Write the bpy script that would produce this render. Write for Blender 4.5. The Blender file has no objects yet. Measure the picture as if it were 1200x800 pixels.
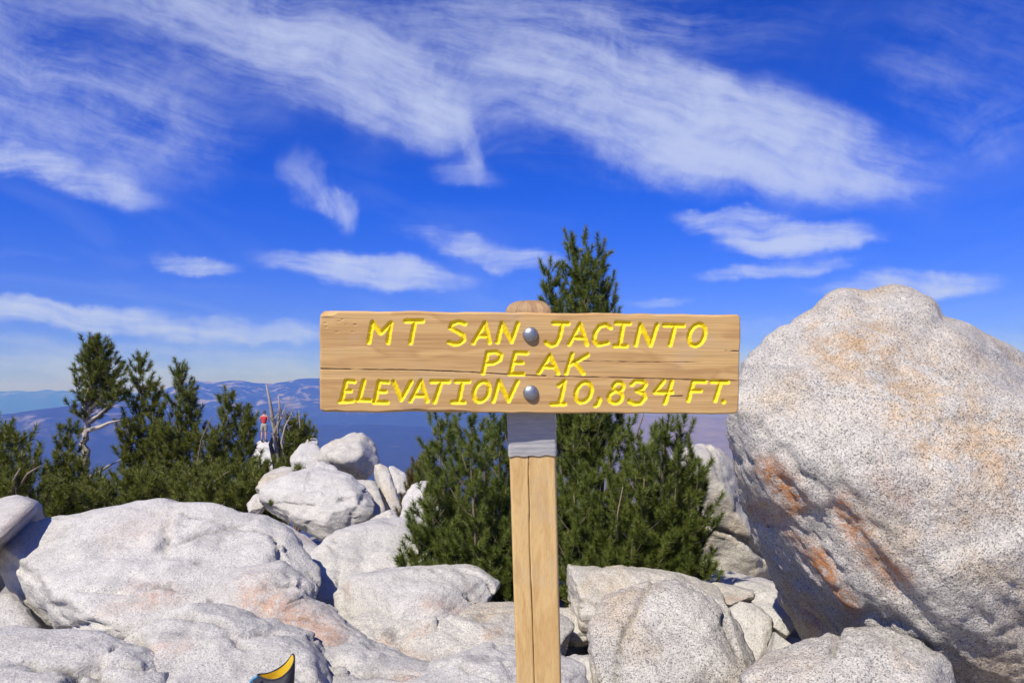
import bpy, bmesh, math, random
import numpy as np
from mathutils import Vector, Matrix

# ------------------------------------------------------------------ camera, sky, sun, exposure
scene = bpy.context.scene
COL = scene.collection
EYE = Vector((0.0, 0.0, 1.6))
PITCH = math.radians(3.85)
FPX = 800.0                                   # focal length in pixels of the 1200 px wide photograph
cam_d = bpy.data.cameras.new('camera')
cam_d.lens = 24.0; cam_d.sensor_width = 36.0
cam_d.clip_start = 0.05; cam_d.clip_end = 600000.0
cam = bpy.data.objects.new('camera', cam_d); COL.objects.link(cam)
cam.location = EYE; cam.rotation_euler = (math.pi / 2 + PITCH, 0, 0)
scene.camera = cam

SUN_AZ = math.radians(34)     # behind the camera, this far round to the left
SUN_EL = math.radians(47)
TO_SUN = Vector((-math.sin(SUN_AZ) * math.cos(SUN_EL), -math.cos(SUN_AZ) * math.cos(SUN_EL), math.sin(SUN_EL)))
sun_d = bpy.data.lights.new('sun', 'SUN'); sun_d.energy = 4.3; sun_d.angle = math.radians(0.53); sun_d.color = (1.0, 0.945, 0.86)
sun = bpy.data.objects.new('sun', sun_d); COL.objects.link(sun)
sun.rotation_euler = (-TO_SUN).to_track_quat('-Z', 'Y').to_euler(); sun.location = (-8, -10, 30)

vs = scene.view_settings
vs.view_transform = 'Standard'; vs.look = 'None'; vs.exposure = 0.56; vs.gamma = 1.0; vs.use_curve_mapping = False
scene.cycles.use_denoising = True
scene.cycles.max_bounces = 6; scene.cycles.diffuse_bounces = 3; scene.cycles.glossy_bounces = 2
scene.cycles.transmission_bounces = 2; scene.cycles.volume_bounces = 0; scene.cycles.transparent_max_bounces = 8
scene.cycles.sample_clamp_indirect = 6.0

FW = Vector((0, math.cos(PITCH), math.sin(PITCH))); UP = Vector((0, -math.sin(PITCH), math.cos(PITCH))); RT = Vector((1, 0, 0))


def P(px, py, d):
    """point seen at pixel (px, py) of the 1200x800 photograph, d metres away along the view axis"""
    return EYE + d * (FW + RT * ((px - 600) / FPX) + UP * ((400 - py) / FPX))


def uv_dir(px, py):
    v = FW + RT * ((px - 600) / FPX) + UP * ((400 - py) / FPX)
    return v.x / v.y, v.z / v.y


def nd(nt, kind, ins=None, **kw):
    n = nt.nodes.new(kind)
    for k, v in kw.items():
        setattr(n, k, v)
    for k, v in (ins or {}).items():
        if isinstance(v, bpy.types.NodeSocket):
            nt.links.new(v, n.inputs[k])
        else:
            n.inputs[k].default_value = v
    return n


def mth(nt, op, a, b=0.0, c=0.0, clamp=False):
    return nd(nt, 'ShaderNodeMath', {0: a, 1: b, 2: c}, operation=op, use_clamp=clamp).outputs[0]


def sstep(nt, x, lo, hi, a=0.0, b=1.0):
    n = nd(nt, 'ShaderNodeMapRange', {'Value': x, 'From Min': lo, 'From Max': hi, 'To Min': a, 'To Max': b}, interpolation_type='SMOOTHSTEP')
    return n.outputs[0]


def mixc(nt, f, a, b, blend='MIX'):
    n = nd(nt, 'ShaderNodeMix', {0: f, 6: a, 7: b}, data_type='RGBA', blend_type=blend)
    return n.outputs[2]


# ---- world: Nishita sky with cirrus
world = bpy.data.worlds.new('World'); scene.world = world; world.use_nodes = True
nt = world.node_tree; nt.nodes.clear()
sky = nd(nt, 'ShaderNodeTexSky', sky_type='NISHITA', sun_disc=False, sun_elevation=SUN_EL,
         sun_rotation=math.pi + SUN_AZ, altitude=3300.0, air_density=1.0, dust_density=0.25, ozone_density=3.0)
tc = nd(nt, 'ShaderNodeTexCoord')
sep = nd(nt, 'ShaderNodeSeparateXYZ', {0: tc.outputs['Generated']})
X, Y, Z = sep.outputs
yc = mth(nt, 'MAXIMUM', Y, 0.12)
U = mth(nt, 'DIVIDE', X, yc); V = mth(nt, 'DIVIDE', Z, yc)
fwd_mask = sstep(nt, Y, 0.12, 0.35)
uv = nd(nt, 'ShaderNodeCombineXYZ', {0: U, 1: V})
w1 = nd(nt, 'ShaderNodeTexNoise', {'Vector': uv.outputs[0], 'Scale': 3.2, 'Detail': 3.0, 'Roughness': 0.55}, noise_dimensions='2D')
w2 = nd(nt, 'ShaderNodeTexNoise', {'Vector': uv.outputs[0], 'Scale': 13.0, 'Detail': 5.0, 'Roughness': 0.62}, noise_dimensions='2D')


def centred(nt, c, s):
    a = nd(nt, 'ShaderNodeVectorMath', {0: c, 1: (0.5, 0.5, 0.5)}, operation='SUBTRACT')
    return nd(nt, 'ShaderNodeVectorMath', {0: a.outputs[0], 1: s}, operation='MULTIPLY').outputs[0]


wv = nd(nt, 'ShaderNodeVectorMath', {0: centred(nt, w1.outputs['Color'], (0.10, 0.055, 0)), 1: centred(nt, w2.outputs['Color'], (0.045, 0.03, 0))}, operation='ADD')
uvw = nd(nt, 'ShaderNodeVectorMath', {0: uv.outputs[0], 1: wv.outputs[0]}, operation='ADD').outputs[0]
uvf = nd(nt, 'ShaderNodeVectorMath', {0: uv.outputs[0], 1: centred(nt, w1.outputs['Color'], (0.12, 0.075, 0))}, operation='ADD').outputs[0]
billow = nd(nt, 'ShaderNodeTexNoise', {'Vector': uvf, 'Scale': 9.0, 'Detail': 8.0, 'Roughness': 0.66, 'Distortion': 0.2}, noise_dimensions='2D').outputs[0]
# a streak is a bent ellipse in its own axes; fibres come from four shared fields, one for each lie of the cloud
g = bpy.data.node_groups.new('cirrus_streak', 'ShaderNodeTree')
for nm, ty in (('Vector', 'NodeSocketVector'), ('Curve', 'NodeSocketFloat'), ('Strength', 'NodeSocketFloat')):
    g.interface.new_socket(nm, in_out='INPUT', socket_type=ty)
g.interface.new_socket('Value', in_out='OUTPUT', socket_type='NodeSocketFloat')
gi = nd(g, 'NodeGroupInput'); go = nd(g, 'NodeGroupOutput')
gs = nd(g, 'ShaderNodeSeparateXYZ', {0: gi.outputs['Vector']})
s2 = mth(g, 'MULTIPLY', gs.outputs[0], gs.outputs[0])
tt = mth(g, 'SUBTRACT', gs.outputs[1], mth(g, 'MULTIPLY', s2, gi.outputs['Curve']))
rr = mth(g, 'ADD', s2, mth(g, 'MULTIPLY', tt, tt))
g.links.new(mth(g, 'MULTIPLY', sstep(g, rr, 1.0, 0.0), gi.outputs['Strength']), go.inputs[0])
# px, py, half length, half width (photograph pixels), angle (degrees, + = falls to the right), curve, strength, field
STREAKS = [
    (90, 40, 330, 130, 10, 0.1, .55, 1), (60, 130, 240, 60, 18, 0.0, .42, 1), (60, 203, 160, 20, 16, .15, .85, 0), (180, 170, 120, 50, 10, .1, .22, 1),
    (300, 30, 260, 55, 28, -.1, .55, 1), (420, 90, 170, 55, 27, .1, .72, 1), (470, 130, 90, 35, 18, .2, .62, 1), (590, 70, 210, 70, 10, -.2, .66, 1),
    (520, 18, 330, 42, 3, 0.0, .45, 0), (720, 105, 170, 62, 22, -.2, .82, 1), (840, 150, 200, 66, 16, -.15, .95, 1), (780, 165, 140, 40, 10, 0.1, .5, 1),
    (970, 185, 170, 46, 12, -.2, .66, 1), (1000, 222, 130, 17, 2, -.3, .55, 0), (640, 120, 120, 40, -22, -.5, .40, 2), (570, 130, 80, 30, -30, -.6, .32, 2),
    (553, 165, 60, 15, 76, .4, .62, 3), (545, 200, 55, 15, 8, -.3, .50, 0), (690, 192, 130, 24, 10, -.1, .28, 0),
    (780, 15, 300, 50, 4, 0.1, .28, 0), (1160, 60, 150, 100, 25, 0.0, .34, 1), (1170, 165, 80, 45, -25, .1, .44, 2), (1100, 110, 80, 40, 30, 0, .22, 1),
    (366, 220, 60, 20, 48, .3, .52, 3), (402, 248, 36, 18, 40, -.3, .72, 3), (228, 313, 66, 11, 10, .3, .95, 0),
    (420, 317, 118, 18, 3, .2, 1.0, 0), (500, 326, 80, 12, 4, .1, .6, 0), (555, 290, 95, 15, 13, .1, .8, 0), (620, 310, 60, 12, 10, .1, .55, 0),
    (850, 256, 60, 13, 2, .2, .9, 0), (895, 268, 70, 20, 12, .1, .9, 0), (945, 282, 92, 16, -2, -.1, 1.0, 0), (905, 315, 95, 10, -3, 0, .8, 0),
    (1080, 331, 105, 14, -1, .1, .95, 0), (1010, 342, 80, 8, 2, 0, .5, 0), (775, 352, 42, 6, -6, 0, .6, 0), (890, 382, 70, 11, -2, 0, .55, 0), (885, 412, 70, 11, 2, 0, .55, 0),
    (50, 370, 190, 14, 1, .2, .95, 0), (285, 384, 170, 11, 1, -.1, .85, 0), (140, 415, 330, 17, 0, 0, .55, 0), (280, 434, 420, 14, 0, 0, .4, 0),
    (1180, 400, 110, 20, 6, 0, .45, 0), (20, 300, 60, 6, 4, 0, .25, 0),
]
FIELDS = [(3.0, 4.5, 32.0), (19.0, 2.2, 14.0), (-28.0, 3.0, 13.0), (62.0, 5.0, 17.0)]
accs = [None] * 4
for i, (px, py, hl, hw, ang, cv, st, fi) in enumerate(STREAKS):
    u0, v0 = uv_dir(px, py)
    mp = nd(nt, 'ShaderNodeMapping', {'Vector': uvw, 'Location': (u0, v0, 0), 'Rotation': (0, 0, math.radians(-ang)), 'Scale': (hl * 1.25 / FPX, hw * 1.6 / FPX, 1)}, vector_type='TEXTURE')
    gn = nd(nt, 'ShaderNodeGroup', node_tree=g)
    for k, v in (('Vector', mp.outputs[0]), ('Curve', cv), ('Strength', st)):
        if isinstance(v, bpy.types.NodeSocket): nt.links.new(v, gn.inputs[k])
        else: gn.inputs[k].default_value = v
    q = accs[fi]
    accs[fi] = gn.outputs[0] if q is None else mth(nt, 'SUBTRACT', mth(nt, 'ADD', q, gn.outputs[0]), mth(nt, 'MULTIPLY', q, gn.outputs[0]), clamp=True)
acc = None
for (ang, fs, ft), q in zip(FIELDS, accs):
    mp = nd(nt, 'ShaderNodeMapping', {'Vector': uvf, 'Rotation': (0, 0, math.radians(-ang)), 'Scale': (1 / fs, 1 / ft, 1)}, vector_type='TEXTURE')
    fn = nd(nt, 'ShaderNodeTexNoise', {'Vector': mp.outputs[0], 'Scale': 1.0, 'Detail': 8.0, 'Roughness': 0.64, 'Distortion': 0.0}, noise_dimensions='2D').outputs[0]
    # dense hearts stay filled, thin rims break up into fibres
    fb = mth(nt, 'MULTIPLY_ADD', fn, 0.62, mth(nt, 'MULTIPLY', billow, 0.38))
    val = mth(nt, 'MULTIPLY', sstep(nt, mth(nt, 'MULTIPLY_ADD', q, 0.25, fb), 0.43, 0.90), sstep(nt, q, 0.0, 0.95))
    acc = val if acc is None else mth(nt, 'SUBTRACT', mth(nt, 'ADD', acc, val), mth(nt, 'MULTIPLY', acc, val), clamp=True)
acc = mth(nt, 'MULTIPLY', acc, fwd_mask)
# thin veil over the whole dome, on a flat layer overhead
zc = mth(nt, 'MAXIMUM', mth(nt, 'ADD', Z, 0.08), 0.05)
pl = nd(nt, 'ShaderNodeCombineXYZ', {0: mth(nt, 'DIVIDE', X, zc), 1: mth(nt, 'MULTIPLY', mth(nt, 'DIVIDE', Y, zc), 0.6)})
vn = nd(nt, 'ShaderNodeTexNoise', {'Vector': pl.outputs[0], 'Scale': 1.1, 'Detail': 5.0, 'Roughness': 0.58, 'Distortion': 0.6}, noise_dimensions='2D')
veil = mth(nt, 'MULTIPLY', sstep(nt, vn.outputs[0], 0.42, 0.8), mth(nt, 'MULTIPLY', sstep(nt, Z, 0.0, 0.12), sstep(nt, fwd_mask, 0.0, 1.0, 0.55, 0.10)))
cov = mth(nt, 'SUBTRACT', mth(nt, 'ADD', acc, veil), mth(nt, 'MULTIPLY', acc, veil), clamp=True)
cov = mth(nt, 'MULTIPLY', cov, 0.77)
tint = mixc(nt, sstep(nt, Z, -0.02, 0.30), (0.64, 0.67, 1.35, 1), (0.165, 0.60, 2.05, 1))
deep = mixc(nt, 1.0, sky.outputs[0], tint, 'MULTIPLY')
skyc = mixc(nt, cov, deep, (6.6, 7.4, 10.0, 1))
bg = nd(nt, 'ShaderNodeBackground', {'Color': skyc, 'Strength': 0.064})
wo = nd(nt, 'ShaderNodeOutputWorld'); nt.links.new(bg.outputs[0], wo.inputs[0])
world.cycles.sampling_method = 'MANUAL'; world.cycles.sample_map_resolution = 512

# ------------------------------------------------------------------ helpers
rng = np.random.default_rng(7)


def _hash(ix, iy, iz, seed):
    h = (ix * 374761393 + iy * 668265263 + iz * 2147483647 + seed * 144665) & 0xFFFFFFFF
    h = ((h ^ (h >> 13)) * 1274126177) & 0xFFFFFFFF
    return (h ^ (h >> 16)) & 0xFFFFFFFF


def perlin(p, seed=0):
    p = np.asarray(p, float); i = np.floor(p).astype(np.int64); f = p - i
    w = f * f * f * (f * (f * 6 - 15) + 10); out = 0
    for dx in (0, 1):
        for dy in (0, 1):
            for dz in (0, 1):
                h = _hash(i[:, 0] + dx, i[:, 1] + dy, i[:, 2] + dz, seed)
                gx = ((h & 1023) / 511.5 - 1); gy = (((h >> 10) & 1023) / 511.5 - 1); gz = (((h >> 20) & 1023) / 511.5 - 1)
                dot = gx * (f[:, 0] - dx) + gy * (f[:, 1] - dy) + gz * (f[:, 2] - dz)
                ww = (w[:, 0] if dx else 1 - w[:, 0]) * (w[:, 1] if dy else 1 - w[:, 1]) * (w[:, 2] if dz else 1 - w[:, 2])
                out = out + dot * ww
    return out


def fbm(p, octv, seed=0, gain=0.5, ridged=False):
    out = 0; a = 1.0; q = np.asarray(p, float)
    for o in range(octv):
        n = perlin(q, seed + o * 17)
        out = out + a * ((0.35 - np.abs(n)) * 1.5 if ridged else n)
        q = q * 2.03 + 11.7; a *= gain
    return out


def new_mesh(name, v, f, mat=None, smooth=True, mats=None, midx=None):
    me = bpy.data.meshes.new(name)
    v = np.asarray(v, np.float32); f = np.asarray(f, np.int32)
    k = f.shape[1]
    me.vertices.add(len(v)); me.vertices.foreach_set('co', v.ravel())
    me.loops.add(len(f) * k); me.loops.foreach_set('vertex_index', f.ravel())
    me.polygons.add(len(f)); me.polygons.foreach_set('loop_start', np.arange(0, len(f) * k, k, dtype=np.int32))
    for m in (mats or ([mat] if mat else [])):
        me.materials.append(m)
    if midx is not None: me.polygons.foreach_set('material_index', np.asarray(midx, np.int32))
    me.update(calc_edges=True); me.validate()
    me.polygons.foreach_set('use_smooth', np.full(len(me.polygons), smooth, dtype=bool))
    return me


def link(name, me, parent=None, loc=None, label=None, cat=None, group=None, kind=None):
    o = bpy.data.objects.new(name, me); COL.objects.link(o)
    if loc is not None: o.location = loc
    if parent is not None: o.parent = parent
    for k, v in (('label', label), ('category', cat), ('group', group), ('kind', kind)):
        if v: o[k] = v
    return o


def empty(name, loc, label, cat, group=None):
    o = link(name, None, None, loc, label, cat, group); o.empty_display_size = 0.1
    return o


def tube(path, rad, sides=8, cap=True, jitter=0.0):
    """tapered tube through points; returns verts, quads"""
    path = [Vector(p) for p in path]; n = len(path); V_ = []; F_ = []
    ref = Vector((0.31, 0.92, 0.23))
    for i, p in enumerate(path):
        t = (path[min(i + 1, n - 1)] - path[max(i - 1, 0)]).normalized()
        a = t.cross(ref)
        if a.length < 1e-4: a = t.cross(Vector((1, 0, 0)))
        a.normalize(); b = t.cross(a)
        r = rad[i] if hasattr(rad, '__len__') else rad
        for k in range(sides):
            th = 2 * math.pi * k / sides; rr_ = r * (1 + jitter * random.uniform(-1, 1))
            V_.append(p + a * math.cos(th) * rr_ + b * math.sin(th) * rr_)
    for i in range(n - 1):
        for k in range(sides):
            k2 = (k + 1) % sides
            F_.append((i * sides + k, i * sides + k2, (i + 1) * sides + k2, (i + 1) * sides + k))
    if cap:
        for base, flip in ((0, True), ((n - 1) * sides, False)):
            c = len(V_); V_.append(sum((V_[base + k] for k in range(sides)), Vector()) / sides)
            for k in range(sides):
                k2 = (k + 1) % sides
                F_.append((c, base + k2, base + k, c) if flip else (c, base + k, base + k2, c))
    return V_, F_


class MB:
    def __init__(s): s.v = []; s.f = []
    def add(s, vf):
        o = len(s.v); s.v += [tuple(p) for p in vf[0]]; s.f += [tuple(i + o for i in q) for q in vf[1]]
        return s
    def mesh(s, name, mat, origin=Vector((0, 0, 0)), smooth=True):
        me = bpy.data.meshes.new(name)
        fs = [tuple(dict.fromkeys(q)) for q in s.f]
        me.from_pydata([tuple(Vector(p) - origin) for p in s.v], [], fs); me.materials.append(mat); me.update()
        me.polygons.foreach_set('use_smooth', np.full(len(me.polygons), smooth, dtype=bool))
        return me


def material(name):
    m = bpy.data.materials.new(name); m.use_nodes = True; t = m.node_tree; t.nodes.clear()
    b = nd(t, 'ShaderNodeBsdfPrincipled'); o = nd(t, 'ShaderNodeOutputMaterial'); t.links.new(b.outputs[0], o.inputs[0])
    return m, t, b


def ramp(t, fac, stops, interp='LINEAR'):
    n = nd(t, 'ShaderNodeValToRGB', {0: fac}); cr = n.color_ramp; cr.interpolation = interp
    while len(cr.elements) < len(stops): cr.elements.new(0.5)
    for e, (p, c) in zip(cr.elements, stops):
        e.position = p; e.color = (*c, 1) if len(c) == 3 else c
    return n.outputs[0]


def noise(t, vec, scale, detail=4.0, rough=0.55, dist=0.0):
    return nd(t, 'ShaderNodeTexNoise', {'Vector': vec, 'Scale': scale, 'Detail': detail, 'Roughness': rough, 'Distortion': dist}).outputs[0]


# ------------------------------------------------------------------ materials
def granite(name, light=(0.50, 0.475, 0.435), mid=(0.43, 0.41, 0.375), dark=(0.30, 0.285, 0.265), tan=(0.47, 0.375, 0.26), tan_amt=0.5, fleck=1.0, stain=(0.48, 0.165, 0.03), cell=200.0, bump=1.0):
    m, t, b = material(name)
    pos = nd(t, 'ShaderNodeNewGeometry').outputs['Position']
    wob = nd(t, 'ShaderNodeTexNoise', {'Vector': pos, 'Scale': 60.0, 'Detail': 2.0})
    pw = nd(t, 'ShaderNodeVectorMath', {0: pos, 1: centred(t, wob.outputs['Color'], (0.012, 0.012, 0.012))}, operation='ADD').outputs[0]
    vo = nd(t, 'ShaderNodeTexVoronoi', {'Vector': pw, 'Scale': cell, 'Randomness': 1.0})
    vc = nd(t, 'ShaderNodeSeparateColor', {0: vo.outputs['Color']})
    patch = noise(t, pos, 2.3, 5.0, 0.6, 0.4)
    fine = noise(t, pos, 34.0, 4.0, 0.65)
    sel = mth(t, 'ADD', vc.outputs[0], mth(t, 'MULTIPLY', mth(t, 'SUBTRACT', noise(t, pos, 7.0, 4.0, 0.6), 0.5), 0.35 * fleck))
    cg = ramp(t, sel, [(0.0, dark), (0.10 * fleck + 0.02, dark), (0.15 * fleck + 0.04, mid), (0.42, mid), (0.55, light), (1.0, tuple(min(.62, c * 1.13) for c in light))])
    # warm weathering
    tm = sstep(t, mth(t, 'ADD', patch, mth(t, 'MULTIPLY', mth(t, 'SUBTRACT', fine, 0.5), 0.25)), 0.72 - 0.3 * tan_amt, 0.95 - 0.25 * tan_amt)
    c1 = mixc(t, mth(t, 'MULTIPLY', tm, 0.55), cg, mixc(t, 1.0, cg, (tan[0] * 2.05, tan[1] * 2.05, tan[2] * 2.05, 1), 'MULTIPLY'))
    # grey weathering and black lichen crusts
    pd = noise(t, pos, 1.1, 6.0, 0.62, 0.8)
    c2 = mixc(t, sstep(t, pd, 0.52, 0.75, 0.0, 0.45), c1, mixc(t, 1.0, c1, (0.66, 0.66, 0.68, 1), 'MULTIPLY'))
    lk = mth(t, 'MULTIPLY', sstep(t, noise(t, pos, 9.0, 8.0, 0.7, 1.0), 0.60, 0.72), sstep(t, noise(t, pos, 1.7, 3.0), 0.48, 0.62))
    c3 = mixc(t, mth(t, 'MULTIPLY', lk, 0.62), c2, (0.10, 0.098, 0.092, 1))
    # iron stain / orange lichen, where the attribute puts it
    at = nd(t, 'ShaderNodeAttribute', attribute_name='stain')
    sm = mth(t, 'MULTIPLY', at.outputs['Fac'], sstep(t, noise(t, pos, 20.0, 8.0, 0.75, 0.6), 0.36, 0.56))
    sc = mixc(t, noise(t, pos, 26.0, 3.0), (stain[0] * .55, stain[1] * .5, stain[2] * .5, 1), (min(.62, stain[0] * 1.35), stain[1] * 1.45, stain[2] * 1.6, 1))
    c4 = mixc(t, mth(t, 'MULTIPLY', sm, 0.85, clamp=True), c3, sc)
    at2 = nd(t, 'ShaderNodeAttribute', attribute_name='soot_shade')  # dark marks: soot, dark joints, and shade painted onto a few boulders
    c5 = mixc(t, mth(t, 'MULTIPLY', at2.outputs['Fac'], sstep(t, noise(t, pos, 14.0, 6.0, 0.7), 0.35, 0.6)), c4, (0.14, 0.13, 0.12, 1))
    at3 = nd(t, 'ShaderNodeAttribute', attribute_name='tan')
    c5 = mixc(t, mth(t, 'MULTIPLY', at3.outputs['Fac'], sstep(t, noise(t, pos, 8.0, 7.0, 0.7, 0.4), 0.36, 0.66, 0.0, 0.8)), c5, mixc(t, 1.0, c5, (1.02, 0.74, 0.45, 1), 'MULTIPLY'))
    # soft mottling a hand or two across
    c5 = mixc(t, sstep(t, noise(t, pos, 5.0, 6.0, 0.68, 0.3), 0.40, 0.66, 0.0, 0.55), c5, mixc(t, 1.0, c5, (0.70, 0.70, 0.71, 1), 'MULTIPLY'))
    t.links.new(c5, b.inputs['Base Color'])
    b.inputs['Roughness'].default_value = 0.86; b.inputs['Specular IOR Level'].default_value = 0.25
    h1 = noise(t, pos, 11.0, 9.0, 0.66)
    h2 = noise(t, pos, 85.0, 3.0, 0.6)
    hh = mth(t, 'ADD', mth(t, 'MULTIPLY', h1, 0.062), mth(t, 'ADD', mth(t, 'MULTIPLY', h2, 0.011), mth(t, 'MULTIPLY', vc.outputs[0], 0.0025)))
    bp = nd(t, 'ShaderNodeBump', {'Strength': 0.55 * bump, 'Distance': 1.0, 'Height': hh})
    t.links.new(bp.outputs[0], b.inputs['Normal'])
    return m


M_ROCK = granite('granite_grey', tan_amt=0.35, fleck=0.75)
M_BIG = granite('granite_speckled', light=(0.52, 0.485, 0.43), mid=(0.37, 0.35, 0.315), dark=(0.17, 0.162, 0.15), tan_amt=0.9, fleck=1.0, cell=215.0, bump=1.1)
M_WARM = granite('granite_warm', light=(0.52, 0.49, 0.43), mid=(0.40, 0.37, 0.32), tan_amt=0.75, fleck=0.6)
M_PALE = granite('granite_pale', light=(0.53, 0.505, 0.465), mid=(0.46, 0.44, 0.405), tan_amt=0.3, fleck=0.6)


def wood(name, axis, base, dark, scale=1.0, knots=0.0):
    m, t, b = material(name)
    ob = nd(t, 'ShaderNodeTexCoord').outputs['Object']
    st = [26.0, 26.0, 26.0]; st[axis] = 0.9
    v1 = nd(t, 'ShaderNodeVectorMath', {0: ob, 1: tuple(s * scale for s in st)}, operation='MULTIPLY').outputs[0]
    low = noise(t, nd(t, 'ShaderNodeVectorMath', {0: ob, 1: tuple((2.2 if k == axis else 7.0) for k in range(3))}, operation='MULTIPLY').outputs[0], 1.0, 3.0)
    vv = nd(t, 'ShaderNodeVectorMath', {0: v1, 1: centred(t, nd(t, 'ShaderNodeCombineXYZ', {0: low, 1: low, 2: low}).outputs[0], (3.2, 3.2, 3.2))}, operation='ADD').outputs[0]
    ring = nd(t, 'ShaderNodeTexNoise', {'Vector': vv, 'Scale': 0.75, 'Detail': 2.0, 'Roughness': 0.5}).outputs[0]
    st2 = [420.0, 420.0, 420.0]; st2[axis] = 7.0
    fine = noise(t, nd(t, 'ShaderNodeVectorMath', {0: ob, 1: tuple(st2)}, operation='MULTIPLY').outputs[0], 1.0, 3.0, 0.6)
    soft = tuple(b_ * .4 + d_ * .6 for b_, d_ in zip(base, dark))
    c = ramp(t, ring, [(0.28, base), (0.40, tuple(x * .95 for x in base)), (0.50, soft), (0.55, base), (0.64, tuple(x * .94 for x in base)), (0.70, soft), (0.76, base)])
    c = mixc(t, sstep(t, fine, 0.45, 0.8, 0.0, 0.5), c, (*[x * 0.72 for x in dark], 1))
    wx = noise(t, ob, 9.0, 5.0, 0.6)
    c = mixc(t, sstep(t, wx, 0.5, 0.78, 0.0, 0.4), c, (0.45, 0.37, 0.28, 1))
    a = nd(t, 'ShaderNodeAttribute', attribute_name='dirt')
    c = mixc(t, mth(t, 'MULTIPLY', a.outputs['Fac'], 0.85, clamp=True), c, (0.075, 0.04, 0.02, 1))
    t.links.new(c, b.inputs['Base Color'])
    b.inputs['Roughness'].default_value = 0.62; b.inputs['Specular IOR Level'].default_value = 0.3
    hh = mth(t, 'ADD', mth(t, 'MULTIPLY', ring, 0.0012), mth(t, 'MULTIPLY', fine, 0.0011))
    t.links.new(nd(t, 'ShaderNodeBump', {'Strength': 0.5, 'Distance': 1.0, 'Height': hh}).outputs[0], b.inputs['Normal'])
    return m


M_BOARD = wood('weathered_board', 0, (0.58, 0.365, 0.145), (0.38, 0.20, 0.07))
M_POST = wood('post_wood', 2, (0.64, 0.43, 0.18), (0.49, 0.29, 0.105))
M_POSTTOP = wood('post_top_wood', 2, (0.42, 0.27, 0.13), (0.26, 0.14, 0.06))


def simple(name, col, rough=0.7, var=0.15, scale=30.0, metal=0.0, bump=0.0, spec=0.4):
    m, t, b = material(name)
    ob = nd(t, 'ShaderNodeTexCoord').outputs['Object']
    n = noise(t, ob, scale, 4.0, 0.6)
    c = mixc(t, n, (*[x * (1 - var) for x in col], 1), (*[min(1, x * (1 + var)) for x in col], 1))
    t.links.new(c, b.inputs['Base Color']); b.inputs['Roughness'].default_value = rough; b.inputs['Metallic'].default_value = metal
    b.inputs['Specular IOR Level'].default_value = spec
    if bump:
        t.links.new(nd(t, 'ShaderNodeBump', {'Strength': 0.6, 'Distance': bump, 'Height': n}).outputs[0], b.inputs['Normal'])
    return m


M_YELLOW = simple('yellow_sign_paint', (0.80, 0.585, 0.014), 0.62, 0.22, 120.0, bump=0.0022, spec=0.25)
M_BOLT = simple('galvanised_steel', (0.33, 0.34, 0.355), 0.48, 0.3, 160.0, metal=0.9, bump=0.0006)


def tape_material():
    m, t, b = material('grey_tape')
    ob = nd(t, 'ShaderNodeTexCoord').outputs['Object']
    v = nd(t, 'ShaderNodeVectorMath', {0: ob, 1: (22.0, 22.0, 260.0)}, operation='MULTIPLY').outputs[0]
    n = noise(t, v, 1.0, 4.0, 0.6, 0.6)
    c = ramp(t, n, [(0.3, (0.27, 0.265, 0.27)), (0.5, (0.33, 0.325, 0.32)), (0.66, (0.40, 0.38, 0.35)), (0.8, (0.30, 0.295, 0.29))])
    t.links.new(c, b.inputs['Base Color']); b.inputs['Roughness'].default_value = 0.33
    t.links.new(nd(t, 'ShaderNodeBump', {'Strength': 0.5, 'Distance': 0.0005, 'Height': n}).outputs[0], b.inputs['Normal'])
    return m


M_TAPE = tape_material()


def needle_material(name, c_lo, c_hi, dry=0.12):
    m, t, b = material(name)
    g_ = nd(t, 'ShaderNodeNewGeometry'); pos = g_.outputs['Position']
    n = noise(t, pos, 9.0, 4.0, 0.7)
    a = nd(t, 'ShaderNodeAttribute', attribute_name='tint').outputs['Fac']
    c = mixc(t, mth(t, 'ADD', mth(t, 'MULTIPLY', n, 0.5), mth(t, 'MULTIPLY', a, 0.5)), (*c_lo, 1), (*c_hi, 1))
    c = mixc(t, sstep(t, a, 0.97 - dry, 1.0, 0.0, 0.75), c, (0.17, 0.115, 0.035, 1))
    t.links.new(c, b.inputs['Base Color']); b.inputs['Roughness'].default_value = 0.5; b.inputs['Specular IOR Level'].default_value = 0.35
    tr = nd(t, 'ShaderNodeBsdfTranslucent', {'Color': mixc(t, 1.0, c, (1.3, 1.35, 0.7, 1), 'MULTIPLY')})
    mx = nd(t, 'ShaderNodeMixShader', {0: 0.22, 1: b.outputs[0], 2: tr.outputs[0]})
    t.links.new(mx.outputs[0], t.nodes['Material Output'].inputs[0])
    return m


M_NEEDLE = needle_material('pine_needles_near', (0.042, 0.068, 0.012), (0.200, 0.232, 0.040), 0.09)
M_NEEDLE_FAR = needle_material('pine_needles_ridge', (0.060, 0.080, 0.015), (0.215, 0.225, 0.042), 0.10)
M_NEEDLE_DRY = needle_material('shrub_leaves_dry', (0.085, 0.075, 0.02), (0.20, 0.15, 0.04), 0.35)
M_BARK = simple('pine_bark', (0.20, 0.15, 0.115), 0.9, 0.45, 45.0, bump=0.006)
M_BARKPALE = simple('bleached_bark', (0.40, 0.34, 0.29), 0.9, 0.35, 38.0, bump=0.006)
M_DEAD = simple('bleached_deadwood', (0.27, 0.235, 0.21), 0.88, 0.45, 30.0, bump=0.005)

# ------------------------------------------------------------------ terrain
DROP_R = np.array([0, 3, 5, 8, 12, 16, 25, 40, 80, 200, 600, 2000, 4500, 7500, 1e6])
DROP_Z = np.array([1.6, 1.62, 1.8, 2.1, 2.62, 3.5, 6.2, 14.5, 38, 120, 400, 1010, 1420, 1500, 1500.])
R_EARTH = 2.87e6


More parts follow.
